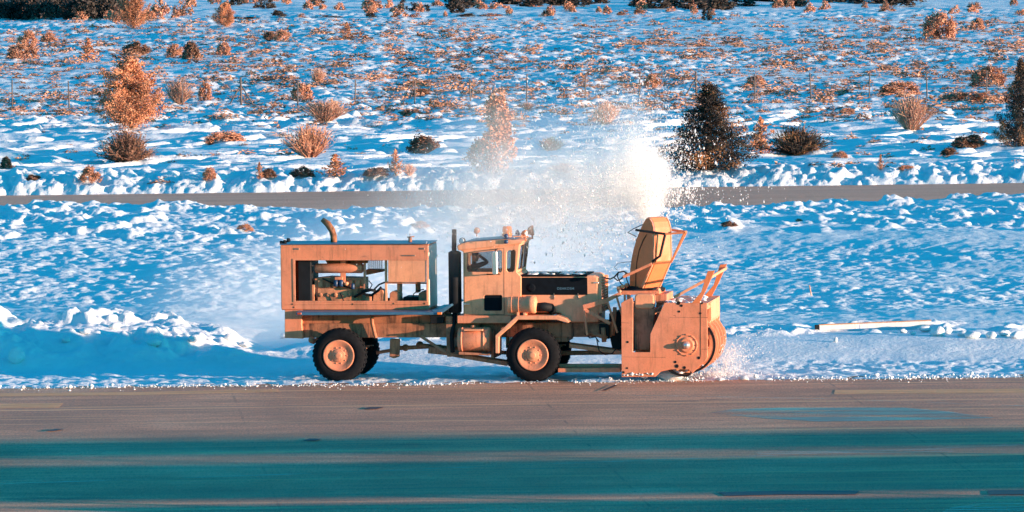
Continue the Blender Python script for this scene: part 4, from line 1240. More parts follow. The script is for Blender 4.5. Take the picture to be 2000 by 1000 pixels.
# ------------------------------------------------------------------ plants
def leaves(P, size, rng, aspect=1.8, up=0.0):
    """leaf-sized quads at the points P (n,3)"""
    n = len(P)
    a = rng.normal(size=(n, 3)); a[:, 2] += up; a /= np.linalg.norm(a, axis=1)[:, None]
    b = rng.normal(size=(n, 3)); b -= a * (a * b).sum(1)[:, None]; b /= np.linalg.norm(b, axis=1)[:, None]
    s = (size * rng.uniform(.6, 1.4, n))[:, None]
    a = a * s * aspect * .5; b = b * s * .5
    V = np.stack([P - a, P + b * .9, P + a, P - b * .9], 1).reshape(-1, 3)
    F = np.arange(4 * n).reshape(n, 4)
    return V, F

def ribbons(paths, w0, w1, rng):
    """thin tapered twigs; paths (n,k,3)"""
    n, k, _ = paths.shape
    side = rng.normal(size=(n, 3)); d = paths[:, -1] - paths[:, 0]; d /= np.linalg.norm(d, axis=1)[:, None]
    side -= d * (side * d).sum(1)[:, None]; side /= np.linalg.norm(side, axis=1)[:, None]
    w = np.linspace(w0, w1, k)[None, :, None] * .5
    V = np.stack([paths - side[:, None] * w, paths + side[:, None] * w], 2).reshape(n, 2 * k, 3)
    b = (np.arange(n) * 2 * k)[:, None, None]
    q = np.array([[2 * i, 2 * i + 1, 2 * i + 3, 2 * i + 2] for i in range(k - 1)])[None]
    return V.reshape(-1, 3), (q + b).reshape(-1, 4)

def join(parts):
    V, F, o = [], [], 0
    for v, f in parts: V.append(v); F.append(f + o); o += len(v)
    return np.concatenate(V), np.concatenate(F)

def conifer_crown(seed, r=.4, n_pl=70, leaf=.022, per=95, sweep=.55, power=.85, low=.04):
    """unit-height crown: upward-sweeping plumes of needles leaving the stem, outline uneven"""
    g = np.random.default_rng(seed)
    Ps = []
    for i in range(n_pl):
        t = low + (1 - low) * ((i + g.uniform(0, 1)) / n_pl) ** 1.12
        az = i * 2.39996 + g.uniform(-.5, .5)
        L = r * (1 - t) ** power * g.uniform(.5, 1.22) + .03
        if g.random() < .12: L *= 1.25
        m = int(per * (.35 + L / r))
        s = g.beta(1.7, 1.0, m)
        rise = sweep * L * s ** 1.6 + g.normal(0, .012, m)
        wdt = (.016 + .07 * L * np.sin(np.pi * np.clip(s, .05, .97)) + .05 * r * (1 - s))
        x = np.cos(az) * L * s + g.normal(0, 1, m) * wdt; y = np.sin(az) * L * s + g.normal(0, 1, m) * wdt
        z = t + rise - .03 + g.normal(0, .6, m) * wdt
        Ps.append(np.stack([x, y, z], 1))
    Ps.append(np.stack([g.normal(0, .012, 60), g.normal(0, .012, 60), g.uniform(.9, 1.03, 60)], 1))
    P = np.concatenate(Ps); P = P[P[:, 2] > .0]
    return leaves(P, leaf, g, 2.2, .5)

def bush_crown(seed, n_cl=38, per=75, leaf=.05, flat=.5, spread=.16):
    """unit-width, unit-height dome of leaf clumps with gaps"""
    g = np.random.default_rng(seed)
    Ps = []
    for i in range(n_cl):
        az = g.uniform(0, 2 * PI); el = math.asin(g.uniform(.02, 1)); rr = g.uniform(.45, 1.0) ** .5
        c = np.array([.46 * rr * math.cos(az) * math.cos(el), .46 * rr * math.sin(az) * math.cos(el), .05 + .84 * rr * math.sin(el)])
        m = int(per * g.uniform(.5, 1.4))
        s = spread * g.uniform(.45, .9)
        Ps.append(c + g.normal(0, 1, (m, 3)) * np.array([s * .5, s * .5, s * .62]))
    P = np.concatenate(Ps); P = P[P[:, 2] > .0]
    return leaves(P, leaf, g, 1.7, .3)

def twig_bush(seed, n=260, leaf=0, w=.016, spread=1.0, upright=.75):
    g = np.random.default_rng(seed)
    az = g.uniform(0, 2 * PI, n); lean = g.uniform(.0, 1, n) ** .7 * spread
    L = g.uniform(.55, 1.0, n)
    t = np.linspace(0, 1, 5)[None, :, None]
    out = np.stack([np.cos(az), np.sin(az), np.zeros(n)], 1)
    end = out * (lean * .5 * L)[:, None] + np.array([0, 0, 1.0]) * (L * (1 - .45 * lean ** 2))[:, None]
    base = out * (g.uniform(0, .10, n))[:, None]
    mid = base * .5 + end * .45 + out * (lean * .06)[:, None]
    path = base[:, None] * (1 - t) ** 2 + 2 * mid[:, None] * t * (1 - t) + end[:, None] * t ** 2
    path = path + g.normal(0, .012, path.shape) * t
    parts = [ribbons(path, w, w * .35, g)]
    # side twigs
    k = g.integers(2, 4, n * 2); i = g.integers(0, n, n * 2)
    st = path[i, k]; e2 = st + (path[i, 4] - st) * .8 + g.normal(0, .09, (n * 2, 3))
    tt = np.linspace(0, 1, 3)[None, :, None]
    parts.append(ribbons(st[:, None] * (1 - tt) + e2[:, None] * tt, w * .55, w * .3, g))
    if leaf:
        m = leaf; i = g.integers(0, n, m); k = g.integers(2, 5, m)
        parts.append(leaves(path[i, k] + g.normal(0, .035, (m, 3)), .03, g, 1.8, .4))
    V, F = join(parts); V[:, 2] = np.maximum(V[:, 2], -.02)
    return V, F

def tuft(seed, n=110, leaf=.10):
    g = np.random.default_rng(seed)
    az = g.uniform(0, 2 * PI, n); rr = np.sqrt(g.uniform(0, 1, n)) * .5
    x, y = rr * np.cos(az), rr * np.sin(az)
    lob = .55 + .45 * np.sin(az * 2 + seed) * g.uniform(.4, 1, n)
    z = np.sqrt(np.clip(1 - (rr / .52) ** 2, 0, 1)) * lob * g.uniform(.25, 1, n)
    return leaves(np.stack([x, y, np.clip(z, .0, None)], 1), leaf, g, 1.9, .5)

def trunk_mb(h, r):
    b = MB(); b.tube([(0, 0, -.06), (.01, 0, h * .3), (-.008, .006, h * .65), (0, 0, h)], [r, r * .7, r * .42, r * .12], 8)
    for k in range(7):
        a = k * 2.4; z = h * (.12 + .1 * k); L = .22 * (1 - z / h)
        b.tube([(0, 0, z), (math.cos(a) * L * .6, math.sin(a) * L * .6, z + L * .25), (math.cos(a) * L, math.sin(a) * L, z + L * .6)], [r * .32, r * .2, r * .08], 5)
    return b

PROTO = {}
def proto(kind):
    if kind in PROTO: return PROTO[kind]
    k, s = kind
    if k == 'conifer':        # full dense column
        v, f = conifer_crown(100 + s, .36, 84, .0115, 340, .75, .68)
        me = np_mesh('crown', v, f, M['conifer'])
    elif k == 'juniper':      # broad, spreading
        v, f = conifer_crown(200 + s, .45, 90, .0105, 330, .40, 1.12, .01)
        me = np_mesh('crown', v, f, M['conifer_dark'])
    elif k == 'young':        # small loose conifer
        v, f = conifer_crown(300 + s, .36, 34, .035, 34, .6, .9)
        me = np_mesh('crown', v, f, M['conifer'])
    elif k == 'poplar':       # narrow, upright
        v, f = conifer_crown(400 + s, .17, 60, .024, 55, 1.6, .45)
        me = np_mesh('crown', v, f, M['bush'])
    elif k == 'bush':
        v, f = bush_crown(500 + s, 54, 75, .042); me = np_mesh('bush', v, f, M['bush'])
    elif k == 'darkbush':
        v, f = bush_crown(600 + s, 72, 75); me = np_mesh('bush', v, f, M['bush_dark'])
    elif k == 'twig':
        v, f = twig_bush(700 + s, 300, 500); me = np_mesh('shrub', v, f, M['bush'] if s == 1 else M['twig'])
    elif k == 'darktwig':
        v, f = twig_bush(800 + s, 420, 1600, .022, 1.25); me = np_mesh('shrub', v, f, M['bush_dark'] if s == 1 else M['conifer_dark'])
    elif k == 'tuft':
        v, f = tuft(900 + s); me = np_mesh('tuft', v, f, M['tussock'])
    elif k == 'darktuft':
        v, f = tuft(950 + s); me = np_mesh('tuft', v, f, M['bush_dark'])
    elif k == 'far':
        v, f = bush_crown(1000 + s, 16, 40, .09, .5, .24); me = np_mesh('far_bush', v, f, M['bush'])
    elif k == 'fardark':
        v, f = bush_crown(1100 + s, 18, 40, .09, .5, .24); me = np_mesh('far_bush', v, f, M['far_dark'])
    PROTO[kind] = me
    return me
TRUNK = {}
def trunk_mesh(slim):
    if slim not in TRUNK:
        o = trunk_mb(.93, .024 if slim else .034).build('trunk', M['bark']); TRUNK[slim] = o.data; bpy.data.objects.remove(o)
    return TRUNK[slim]

def plant(name, kind, px, py, wpx, hpx, label, cat, group=None, rot=None):
    x, y, z = ground_at(px, py)
    k = ppm(y); w, h = wpx / k, hpx / k
    rot = RNG.uniform(0, 6.28) if rot is None else rot
    if kind[0] in ('conifer', 'juniper', 'young', 'poplar'):
        r = {'conifer': .36, 'juniper': .43, 'young': .36, 'poplar': .17}[kind[0]]
        root = bpy.data.objects.new(name, None); COL.objects.link(root)
        c = link('crown', proto(kind), root); t = link('trunk', trunk_mesh(kind[0] != 'juniper'), root)
        s = (w / (2 * r * .84), w / (2 * r * .84), h * .97)
        c.scale = s; t.scale = s
        o = root
    else:
        k2 = 1.3 if 'twig' in kind[0] else 1.0; o = link(name, proto(kind)); o.scale = (w * k2, w * .8 * k2, h)
    o.location = (x, y, z - .03); o.rotation_euler = (0, 0, rot)
    tag(o, label, cat, group)
    return o

T_, B_, S_ = 'tree', 'bush', 'shrub'
# trees that can be told apart
for (nm, kd, px, py, w, h, lab) in [
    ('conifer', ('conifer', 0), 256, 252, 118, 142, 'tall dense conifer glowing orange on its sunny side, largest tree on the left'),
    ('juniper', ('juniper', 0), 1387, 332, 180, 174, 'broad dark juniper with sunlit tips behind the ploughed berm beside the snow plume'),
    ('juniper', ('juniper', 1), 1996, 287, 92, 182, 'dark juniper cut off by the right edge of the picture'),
    ('conifer', ('conifer', 1), 261, 55, 50, 84, 'slim conifer standing against the dark wood at the top left'),
    ('conifer', ('conifer', 2), 440, 52, 38, 48, 'small half dark conifer right of the top left wood'),
    ('conifer', ('young', 0), 678, 77, 26, 34, 'small leaning conifer alone in the far snow above the truck\'s exhaust pipe'),
    ('conifer', ('young', 1), 1486, 300, 50, 74, 'small pointed conifer beside the spiky dark bush, right of the broad juniper'),
    ('conifer', ('young', 2), 655, 345, 50, 46, 'low grey-brown young conifer behind the berm, with dark bushes on its left'),
    ('conifer', ('young', 3), 773, 342, 30, 52, 'slender young conifer standing alone behind the berm above the engine house'),
    ('conifer', ('young', 0), 507, 349, 16, 34, 'tiny conifer seedling just behind the berm at left of centre'),
    ('conifer', ('young', 1), 1720, 330, 14, 32, 'tiny sunlit conifer seedling just behind the berm on the right'),
    ('tall_shrub', ('poplar', 0), 974, 338, 52, 150, 'tall narrow orange shrub veiled by the blown snow'),
    ('conifer', ('young', 2), 172, 121, 40, 48, 'cone shaped orange tree in the far snow above the large left conifer'),
]: plant(nm, kd, px, py, w, h, lab, T_)
for (nm, kd, px, py, w, h, lab) in [
    ('bush', ('bush', 0), 1834, 76, 84, 62, 'large round orange bush high on the right of the plain'),
    ('bush', ('bush', 1), 1909, 58, 36, 26, 'small round bush right of the large orange bush at the top right'),
    ('bush', ('darkbush', 1), 372, 114, 46, 36, 'brown dome shaped bush in the left distance, pressed against an orange one'),
    ('bush', ('bush', 2), 340, 113, 42, 32, 'orange bush left of the brown dome shaped bush in the left distance'),
    ('bush', ('darkbush', 2), 266, 104, 54, 26, 'low dark bush between the cone shaped tree and the orange distant pair'),
    ('bush', ('bush', 3), 437, 108, 38, 32, 'ragged bush right of the brown dome shaped bush in the left distance'),
    ('bush', ('bush', 4), 46, 115, 68, 36, 'wide orange bush near the left edge, lowest of a stacked pair'),
    ('bush', ('bush', 1), 54, 90, 44, 34, 'orange bush rising behind the wide one near the left edge'),
    ('bush', ('bush', 3), 96, 82, 42, 24, 'squat orange bush right of the stacked pair near the left edge'),
    ('bush', ('bush', 0), 552, 80, 34, 26, 'bright orange half of the far bush pair above the left fence posts'),
    ('bush', ('darkbush', 0), 527, 79, 28, 20, 'dark half of the far bush pair above the left fence posts'),
    ('bush', ('bush', 2), 1930, 168, 78, 48, 'bushy orange shrub behind the fence on the far right'),
    ('bush', ('bush', 4), 1758, 184, 94, 30, 'long low orange bush lying along the fence on the right'),
    ('bush', ('bush', 2), 402, 196, 38, 44, 'upright orange bush behind the fence, right of the pale twiggy shrub'),
    ('bush', ('bush', 0), 590, 198, 54, 44, 'reddish bush behind the fence above the twiggy brown shrub'),
    ('bush', ('darkbush', 1), 825, 297, 78, 36, 'dense grey-brown bush in the smooth snow above the engine house'),
    ('bush', ('bush', 4), 437, 276, 98, 30, 'long low brown bush in the smooth snow right of the dark round shrub'),
    ('bush', ('bush', 1), 176, 356, 46, 36, 'orange bush behind the berm below the dark round shrub'),
    ('bush', ('bush', 3), 410, 349, 38, 30, 'small orange bush behind the berm, left of the tiny seedling'),
    ('bush', ('bush', 0), 945, 336, 70, 84, 'wide pinkish bush at the foot of the tall shrub in the blown snow'),
    ('bush', ('darkbush', 2), 590, 344, 54, 22, 'low dark bush behind the berm left of the grey-brown conifer'),
    ('bush', ('darkbush', 1), 525, 346, 36, 20, 'small dark bush behind the berm right of the tiny seedling'),
    ('bush', ('darkbush', 0), 738, 342, 64, 18, 'flat dark bush behind the berm left of the slender conifer'),
    ('bush', ('darkbush', 2), 1892, 286, 84, 28, 'dark ragged bush in the smooth snow left of the cut off juniper'),
    ('bush', ('darkbush', 1), 12, 329, 30, 26, 'small dark bush at the left edge above the berm'),
    ('bush', ('bush', 3), 1640, 304, 34, 16, 'small orange cushion bush right of the spiky dark bush'),
    ('bush', ('darkbush', 0), 1855, 304, 44, 16, 'small dark flat bush below the dark ragged bush on the right'),
    ('bush', ('bush', 2), 1770, 331, 34, 11, 'low orange cushion right of the tiny seedling behind the berm'),
    ('bush', ('darkbush', 2), 66, 352, 40, 14, 'low dark bush just behind the berm at the far left'),
    ('bush', ('bush', 4), 1890, 196, 120, 20, 'long flat orange bush along the right end of the fence'),
    ('bush', ('bush', 1), 1275, 172, 38, 32, 'orange bush behind the fence above the snow plume'),
    ('bush', ('bush', 3), 1476, 167, 44, 26, 'orange bush behind the fence right of the broad juniper\'s tip'),
    ('bush', ('darkbush', 0), 820, 186, 50, 16, 'dark cushion bush at the fence above the cab'),
    ('bush', ('bush', 4), 800, 222, 60, 20, 'low orange bush in front of the fence above the cab'),
    ('bush', ('bush', 2), 1655, 222, 34, 14, 'small brown bush in front of the fence, left of the pale fan shrub'),
    ('bush', ('bush', 0), 478, 451, 38, 17, 'small brown bush in the open snow between the road and the engine house'),
    ('bush', ('bush', 1), 820, 444, 40, 15, 'pinkish bush in the open snow just above the truck\'s filler cap'),
    ('bush', ('darkbush', 2), 1424, 441, 32, 12, 'dark tuft bush in the open snow right of the discharge chute'),
    ('bush', ('bush', 3), 1560, 433, 22, 9, 'tiny brown bush in the open snow right of the dark tuft bush'),
]: plant(nm, kd, px, py, w, h, lab, B_)
for (nm, kd, px, py, w, h, lab) in [
    ('shrub', ('darktwig', 1), 248, 318, 92, 72, 'large round dark brown shrub in front of the tall left conifer'),
    ('shrub', ('darktwig', 0), 1556, 300, 100, 60, 'spiky dark shrub beside the small pointed conifer on the right'),
    ('shrub', ('twig', 0), 1780, 255, 92, 74, 'pale fan shaped shrub of bare twigs in the smooth snow on the right'),
    ('shrub', ('twig', 1), 604, 306, 108, 68, 'reddish fan shaped shrub of bare twigs left of centre above the engine house'),
    ('shrub', ('twig', 2), 636, 238, 110, 44, 'wide low brown twiggy shrub in front of the fence, left of centre'),
    ('shrub', ('twig', 3), 350, 203, 66, 54, 'pinkish twiggy shrub by the fence right of the tall left conifer'),
    ('shrub', ('twig', 0), 1184, 242, 58, 52, 'bare twiggy shrub with a visible forked stem above the snow plume'),
    ('shrub', ('twig', 1), 1076, 293, 62, 30, 'low pale dry shrub seen through the thin part of the plume'),
    ('shrub', ('twig', 2), 622, 162, 34, 32, 'small sparse twiggy shrub behind the fence, above the wide brown one'),
    ('shrub', ('twig', 3), 1030, 214, 34, 16, 'small pale twiggy shrub at the fence above the cab roof lamps'),
    ('shrub', ('twig', 0), 1100, 338, 60, 22, 'faint low twigs just behind the berm in the blown snow'),
    ('shrub', ('twig', 2), 800, 343, 30, 24, 'faint twiggy shrub right of the slender young conifer'),
]: plant(nm, kd, px, py, w, h, lab, S_)
# far edge of the plain: a wood at the top left, then a broken line of trees and bushes
for i in range(40):
    px = -6 + 6.2 * i; py = RNG.uniform(18, 38) if i % 3 else 38 - RNG.uniform(0, 4)
    plant('far_tree', ('fardark', i % 4), px, py, RNG.uniform(34, 60), RNG.uniform(34, 56), 'dark tree crowded in the far wood at the top left', T_, 'trees of the far wood')
for i in range(14):
    px = 4 + 236 * RNG.uniform(); py = RNG.uniform(30, 40)
    plant('far_bush', ('far', i % 4), px, py, RNG.uniform(16, 30), RNG.uniform(14, 26), 'sunlit brown bush at the foot of the far wood at the top left', B_, 'bushes at the foot of the far wood')
for i, (px, py, w, h) in enumerate([(312, 36, 40, 40), (345, 34, 26, 26), (365, 30, 30, 30), (290, 38, 26, 20), (226, 46, 28, 26)]):
    plant('far_bush', ('far', i % 4), px, py, w, h, 'brown bush right of the slim conifer at the top left', B_, 'bushes beside the slim conifer')
for i in range(34):
    px = RNG.uniform(360, 1010); py = RNG.uniform(6, 22) + 6 * math.sin(px * .01)
    plant('far_bush', ('far', i % 4) if i % 4 else ('fardark', i % 3), px, py, RNG.uniform(18, 40), RNG.uniform(12, 26), 'brown bush in the far hedge line along the top of the picture', B_, 'bushes of the far hedge line')
for i, (px, py, w, h) in enumerate([(725, 34, 26, 10), (780, 34, 34, 20), (812, 33, 30, 9), (910, 32, 46, 7), (960, 32, 50, 7), (1076, 30, 32, 22), (1066, 31, 18, 14), (1185, 28, 20, 18), (995, 30, 16, 20), (545, 32, 36, 14), (590, 34, 24, 8), (870, 32, 12, 12), (1380, 40, 24, 28), (1390, 30, 18, 16), (1310, 22, 20, 10), (470, 38, 90, 7), (640, 34, 70, 6)]):
    plant('far_bush', ('far', i % 4) if i % 3 else ('fardark', i % 3), px, py, w, h, 'bush standing alone on the white strip at the far edge of the plain', B_, 'bushes on the far white strip')
for i in range(64):
    px = RNG.uniform(850, 1780); py = RNG.uniform(-12, 20) - (6 if px > 1500 else 0)
    plant('far_tree', ('fardark', i % 4), px, py, RNG.uniform(44, 90), RNG.uniform(18, 36), 'dark tree in the shaded wood along the top right of the picture', T_, 'trees of the shaded far wood')
for i in range(22):
    px = RNG.uniform(1000, 2000); py = RNG.uniform(10, 30)
    plant('far_bush', ('far', i % 4), px, py, RNG.uniform(14, 36), RNG.uniform(10, 24), 'brown bush on the snow in front of the shaded far wood', B_, 'bushes before the shaded far wood')

# low tussocks poking through the snow of the plain: the larger ones one by one, the rest as ground cover
def tussocks():
    kinds = [('tuft', k) for k in range(7)] + [('darktuft', k) for k in range(3)]
    n = 27000
    px = RNG.uniform(-40, 2040, n); py = 36 + 310 * RNG.uniform(0, 1, n)
    dens = np.where(py < 150, 1.0, np.where(py < 215, .85, np.maximum(.04, .8 - (py - 215) / 55)))
    keep = RNG.uniform(0, 1, n) < dens * (.55 + .9 * vnoise(px / 90, py / 18, 77))
    px, py = px[keep], py[keep]
    d = c_f[None] * FPX + c_r[None] * (px - 1000)[:, None] + c_u[None] * (500 - py)[:, None]
    z = np.full(len(px), .2)
    for _ in range(3):
        t = (z - CAM_H) / d[:, 2]; x, y = d[:, 0] * t, d[:, 1] * t; z = gz(x, y)
    w = np.clip(RNG.lognormal(-.74, .52, len(px)), .25, 2.3); h = w * RNG.uniform(.24, .50, len(px))
    out = [(w[i] * h[i] * (400 / y[i]) ** 2, x[i], y[i], z[i], w[i], h[i]) for i in range(len(px))]
    out.sort(reverse=True)
    n1 = 270
    for i, (a, x, y, z, w, h) in enumerate(out[:n1]):
        o = link('tussock', proto(kinds[i % 10 if i % 3 else (i // 3) % 7]))
        o.location = (x, y, z - .03); o.scale = (w, w * RNG.uniform(.6, 1), h); o.rotation_euler = (0, 0, RNG.uniform(0, 6.28))
        tag(o, 'low dry tussock poking through the snow of the shrub plain', 'tussock', 'larger tussocks of the shrub plain')
    Vs, Fs, off, mi = [], [], 0, []
    src = [tuft(1200 + k, 42, .14) for k in range(6)]
    for i, (a, x, y, z, w, h) in enumerate(out[n1:]):
        v, f = src[i % 6]; t = RNG.uniform(0, 6.28); c, s = math.cos(t), math.sin(t)
        q = np.stack([(v[:, 0] * c - v[:, 1] * s) * w + x, (v[:, 0] * s + v[:, 1] * c) * w + y, v[:, 2] * h + z - .03], 1)
        Vs.append(q); Fs.append(f + off); off += len(v); mi += [1 if i % 4 == 0 else 0] * len(f)
    o = link('tussock_cover', np_mesh('tussock_cover', np.concatenate(Vs), np.concatenate(Fs), [M['tussock'], M['bush_dark']], mi)); 
    tag(o, 'scattered small tussocks covering the snowy plain', 'ground cover', None, 'stuff')
    print('tussocks', len(out))
tussocks()

# ------------------------------------------------------------------ snow chunks, crumbs, the board
def chunk_mesh(seed, rough=.28):
    b = MB(); b.ball((0, 0, 0), .5, 14)
    V = np.array(b.v)
    n = np.linalg.norm(V, axis=1)
    d = 1 + rough * (fbm(V[:, 0] * 3 + 5 * seed, V[:, 1] * 3 + V[:, 2] * 2.3, 1.6, 3, seed) + fbm(V[:, 2] * 3 + 2 * seed, V[:, 0] * 2 - V[:, 1] * 2.3, 1.1, 3, seed + 4))
    b.v = [tuple(p) for p in V * d[:, None]]
    o = b.build('snow_chunk', M['snow']); me = o.data; bpy.data.objects.remove(o); return me
CH = [chunk_mesh(k) for k in range(6)]
def chunk(px, py, wpx, hpx, label, group=None, k=0):
    x, y, z = ground_at(px, py); q = ppm(y)
    o = link('snow_chunk', CH[k % 6]); o.scale = (wpx / q, wpx / q * .8, hpx / q)
    o.location = (x, y, z + hpx / q * .36); o.rotation_euler = (0, 0, RNG.uniform(0, 6))
    tag(o, label, 'snow chunk', group)
chunk(34, 706, 34, 36, 'large round snow lump standing at the foot of the left mound', None, 1)
chunk(1632, 668, 12, 11, 'small round snowball below the board on the right bank', None, 2)
for i, (px, py, w, h) in enumerate([(1806, 648, 26, 14), (1832, 656, 34, 22), (1850, 652, 22, 16), (1880, 656, 22, 12), (1900, 660, 30, 16), (1936, 660, 20, 14), (1962, 656, 24, 14), (1986, 660, 30, 16), (1764, 650, 18, 9), (1782, 654, 14, 9)]):
    chunk(px, py, w, h, 'white snow chunk on the lip of the right bank beyond the board', 'snow chunks on the right bank', i)
for i, (px, py, w, h) in enumerate([(165, 652, 26, 14), (128, 668, 22, 13), (225, 642, 30, 14), (300, 672, 30, 16), (380, 668, 28, 16), (450, 664, 24, 16), (478, 676, 26, 11), (556, 660, 24, 14)]):
    chunk(px, py, w, h, 'tumbled snow chunk on the heaped bank behind the truck', 'snow chunks on the left bank', i)

chunk(1312, 742, 66, 30, 'heap of ploughed snow lying against the foot of the blower side plate', None, 3)
for i, (px, py, w, h) in enumerate([(1452, 742, 22, 10), (1500, 743, 16, 7), (1476, 738, 14, 8), (1560, 742, 14, 6), (1405, 744, 18, 8)]):
    chunk(px, py, w, h, 'small snow lump churned up on the strip before the auger', 'churned lumps before the auger', i)
OCT_V = np.array([(1, 0, 0), (-1, 0, 0), (0, 1, 0), (0, -1, 0), (0, 0, 1), (0, 0, -1)], float)
OCT_F = np.array([(0, 2, 4), (2, 1, 4), (1, 3, 4), (3, 0, 4), (2, 0, 5), (1, 2, 5), (3, 1, 5), (0, 3, 5)])
def specks(name, P, S, m, stretch=None):
    n = len(P)
    j = RNG.uniform(.6, 1.3, (n, 6, 1))
    V = OCT_V[None] * j * S[:, None, None]
    if stretch is not None: V[:, :, 2] *= stretch[:, None]
    V = (V + P[:, None]).reshape(-1, 3)
    F = (OCT_F[None] + (np.arange(n) * 6)[:, None, None]).reshape(-1, 3)
    return link(name, np_mesh(name, V, F, m))
n = 4200
xs = RNG.uniform(-15, 15, n); right = xs > 1.0
keep = RNG.uniform(0, 1, n) < np.where(right, 1.0, .6) * np.clip(.35 + 1.6 * vnoise(xs * .8, xs * 0 + 2.5, 41) + 1.2 * vnoise(xs * 3.1, xs * 0 + 7.5, 42) + .25, .05, 1); xs = xs[keep]
ye = 176.0 - .55 * fbm(xs, xs * 0 + 52.8, 6.0, 2, 9) - .3 * fbm(xs, xs * 0 + 105.6, 1.1, 4, 8) + RNG.normal(0, .20, len(xs)) + np.where(xs > 1, RNG.uniform(-.25, .5, len(xs)), 0)
far = RNG.uniform(0, 1, len(xs)) < .04; ye[far] -= RNG.uniform(0, 1.2, far.sum())
ss = np.clip(RNG.lognormal(-4.45, .6, len(xs)), .007, .085)
P = np.stack([xs, ye, np.maximum(gz(xs, ye), 0) + ss * .6], 1)
o = specks('snow_crumbs', P, ss, M['snow_soft']); tag(o, 'crumbs of snow scattered along the runway edge', 'snow', None, 'stuff')

def board():
    x0, y0, z0 = ground_at(1592, 645); x1, y1, z1 = ground_at(1820, 640)
    y1 = y0 + .2; x1 = x0 + 228 / ppm(y0)
    z1 = z0 + .06; z0 = z0 + .02
    root = bpy.data.objects.new('long_board', None); COL.objects.link(root); root.location = (x0, y0, z0)
    root.rotation_euler = (0, -math.atan2(z1 - z0 + .04, x1 - x0), math.atan2(y1 - y0, x1 - x0))
    tag(root, 'long white board with an orange edge half buried on the right snow bank', 'board')
    L = math.hypot(x1 - x0, y1 - y0)
    b = MB(); b.box(.12, L * .38, 0, .04, -.05, .085); b.box(L * .385, L, 0, .04, -.05, .08); b.build('face', M['board'], root, .004)
    b = MB(); b.box(.10, L, -.012, .09, .088, .108); b.build('edge_strip', M['board_edge'], root, .003)
    b = MB(); b.box(0, .115, -.012, .08, -.02, .10); b.build('end_cap', M['black'], root, .006)
board()
b = MB(); p0 = ground_at(1586, 578); b.tube([(p0[0], p0[1], p0[2] - .1), (p0[0] - .08, p0[1], p0[2] + .32)], .02, 6)
o = b.build('stake', M['twig']); tag(o, 'thin pale stake stuck in the open snow right of the blower', 'stake')

# ------------------------------------------------------------------ thrown snow: a cloud of powder and flying lumps
def PY(px, py, y):
    d = ray(px, py); t = y / d[1]
    return Vector((d[0] * t, y, CAM_H + d[2] * t))
YP = TR0[1] + .6
def volume(name, blobs, label, base, contrast, nscale, aniso=.1, col=(1, .995, .99), voxel=.22, stretch=(1, 1, 1)):
    """blobs: (centre, radius xyz, density)"""
    mb = MB()
    for c, r, d in blobs:
        i0 = len(mb.v); mb.ball((0, 0, 0), 1.0, 10)
        for k in range(i0, len(mb.v)): mb.v[k] = tuple(c[a] + mb.v[k][a] * r[a] * 1.02 for a in range(3))
    m = bpy.data.materials.new(name); m.use_nodes = True; nt = m.node_tree
    for nd in list(nt.nodes): nt.nodes.remove(nd)
    out = nt.nodes.new('ShaderNodeOutputMaterial'); pv = nt.nodes.new('ShaderNodeVolumePrincipled')
    pv.inputs['Color'].default_value = (*col, 1); pv.inputs['Anisotropy'].default_value = aniso
    nt.links.new(pv.outputs[0], out.inputs['Volume'])
    tc = nt.nodes.new('ShaderNodeTexCoord')
    def math_(op, a, b=None, clamp=False):
        n = nt.nodes.new('ShaderNodeMath'); n.operation = op; n.use_clamp = clamp
        for i, v in enumerate((a, b)):
            if v is None: continue
            if hasattr(v, 'is_linked'): nt.links.new(v, n.inputs[i])
            else: n.inputs[i].default_value = v
        return n.outputs[0]
    total = None
    for c, r, d in blobs:
        mp = nt.nodes.new('ShaderNodeMapping'); mp.vector_type = 'POINT'
        mp.inputs['Scale'].default_value = tuple(1 / q for q in r); mp.inputs['Location'].default_value = tuple(-c[a] / r[a] for a in range(3))
        nt.links.new(tc.outputs['Object'], mp.inputs['Vector'])
        ln = nt.nodes.new('ShaderNodeVectorMath'); ln.operation = 'DOT_PRODUCT'
        nt.links.new(mp.outputs[0], ln.inputs[0]); nt.links.new(mp.outputs[0], ln.inputs[1])
        f = math_('SUBTRACT', 1.0, ln.outputs['Value'], True)
        f = math_('MULTIPLY', math_('MULTIPLY', f, f), d)
        total = f if total is None else math_('ADD', total, f)
    nz = nt.nodes.new('ShaderNodeTexNoise'); nz.inputs['Scale'].default_value = nscale; nz.inputs['Detail'].default_value = 4; nz.inputs['Roughness'].default_value = .62
    mp = nt.nodes.new('ShaderNodeMapping'); mp.inputs['Scale'].default_value = stretch
    nt.links.new(tc.outputs['Object'], mp.inputs['Vector']); nt.links.new(mp.outputs[0], nz.inputs['Vector'])
    w = math_('MULTIPLY', math_('SUBTRACT', nz.outputs['Fac'], .5 - .5 / contrast), contrast, True)
    dens = math_('MULTIPLY', math_('MULTIPLY', total, w), base)
    nt.links.new(dens, pv.inputs['Density'])
    o = mb.build(name, m)
    rm = o.modifiers.new('remesh', 'REMESH'); rm.mode = 'VOXEL'; rm.voxel_size = voxel
    tag(o, label, 'snow spray', None, 'stuff')
    return o
def blob(px, py, rpx, d, y=YP, ry=None, rz=None):
    k = ppm(y); r = rpx / k
    return (PY(px, py, y), (r, ry or r * .9, (rz / k) if rz else r), d)
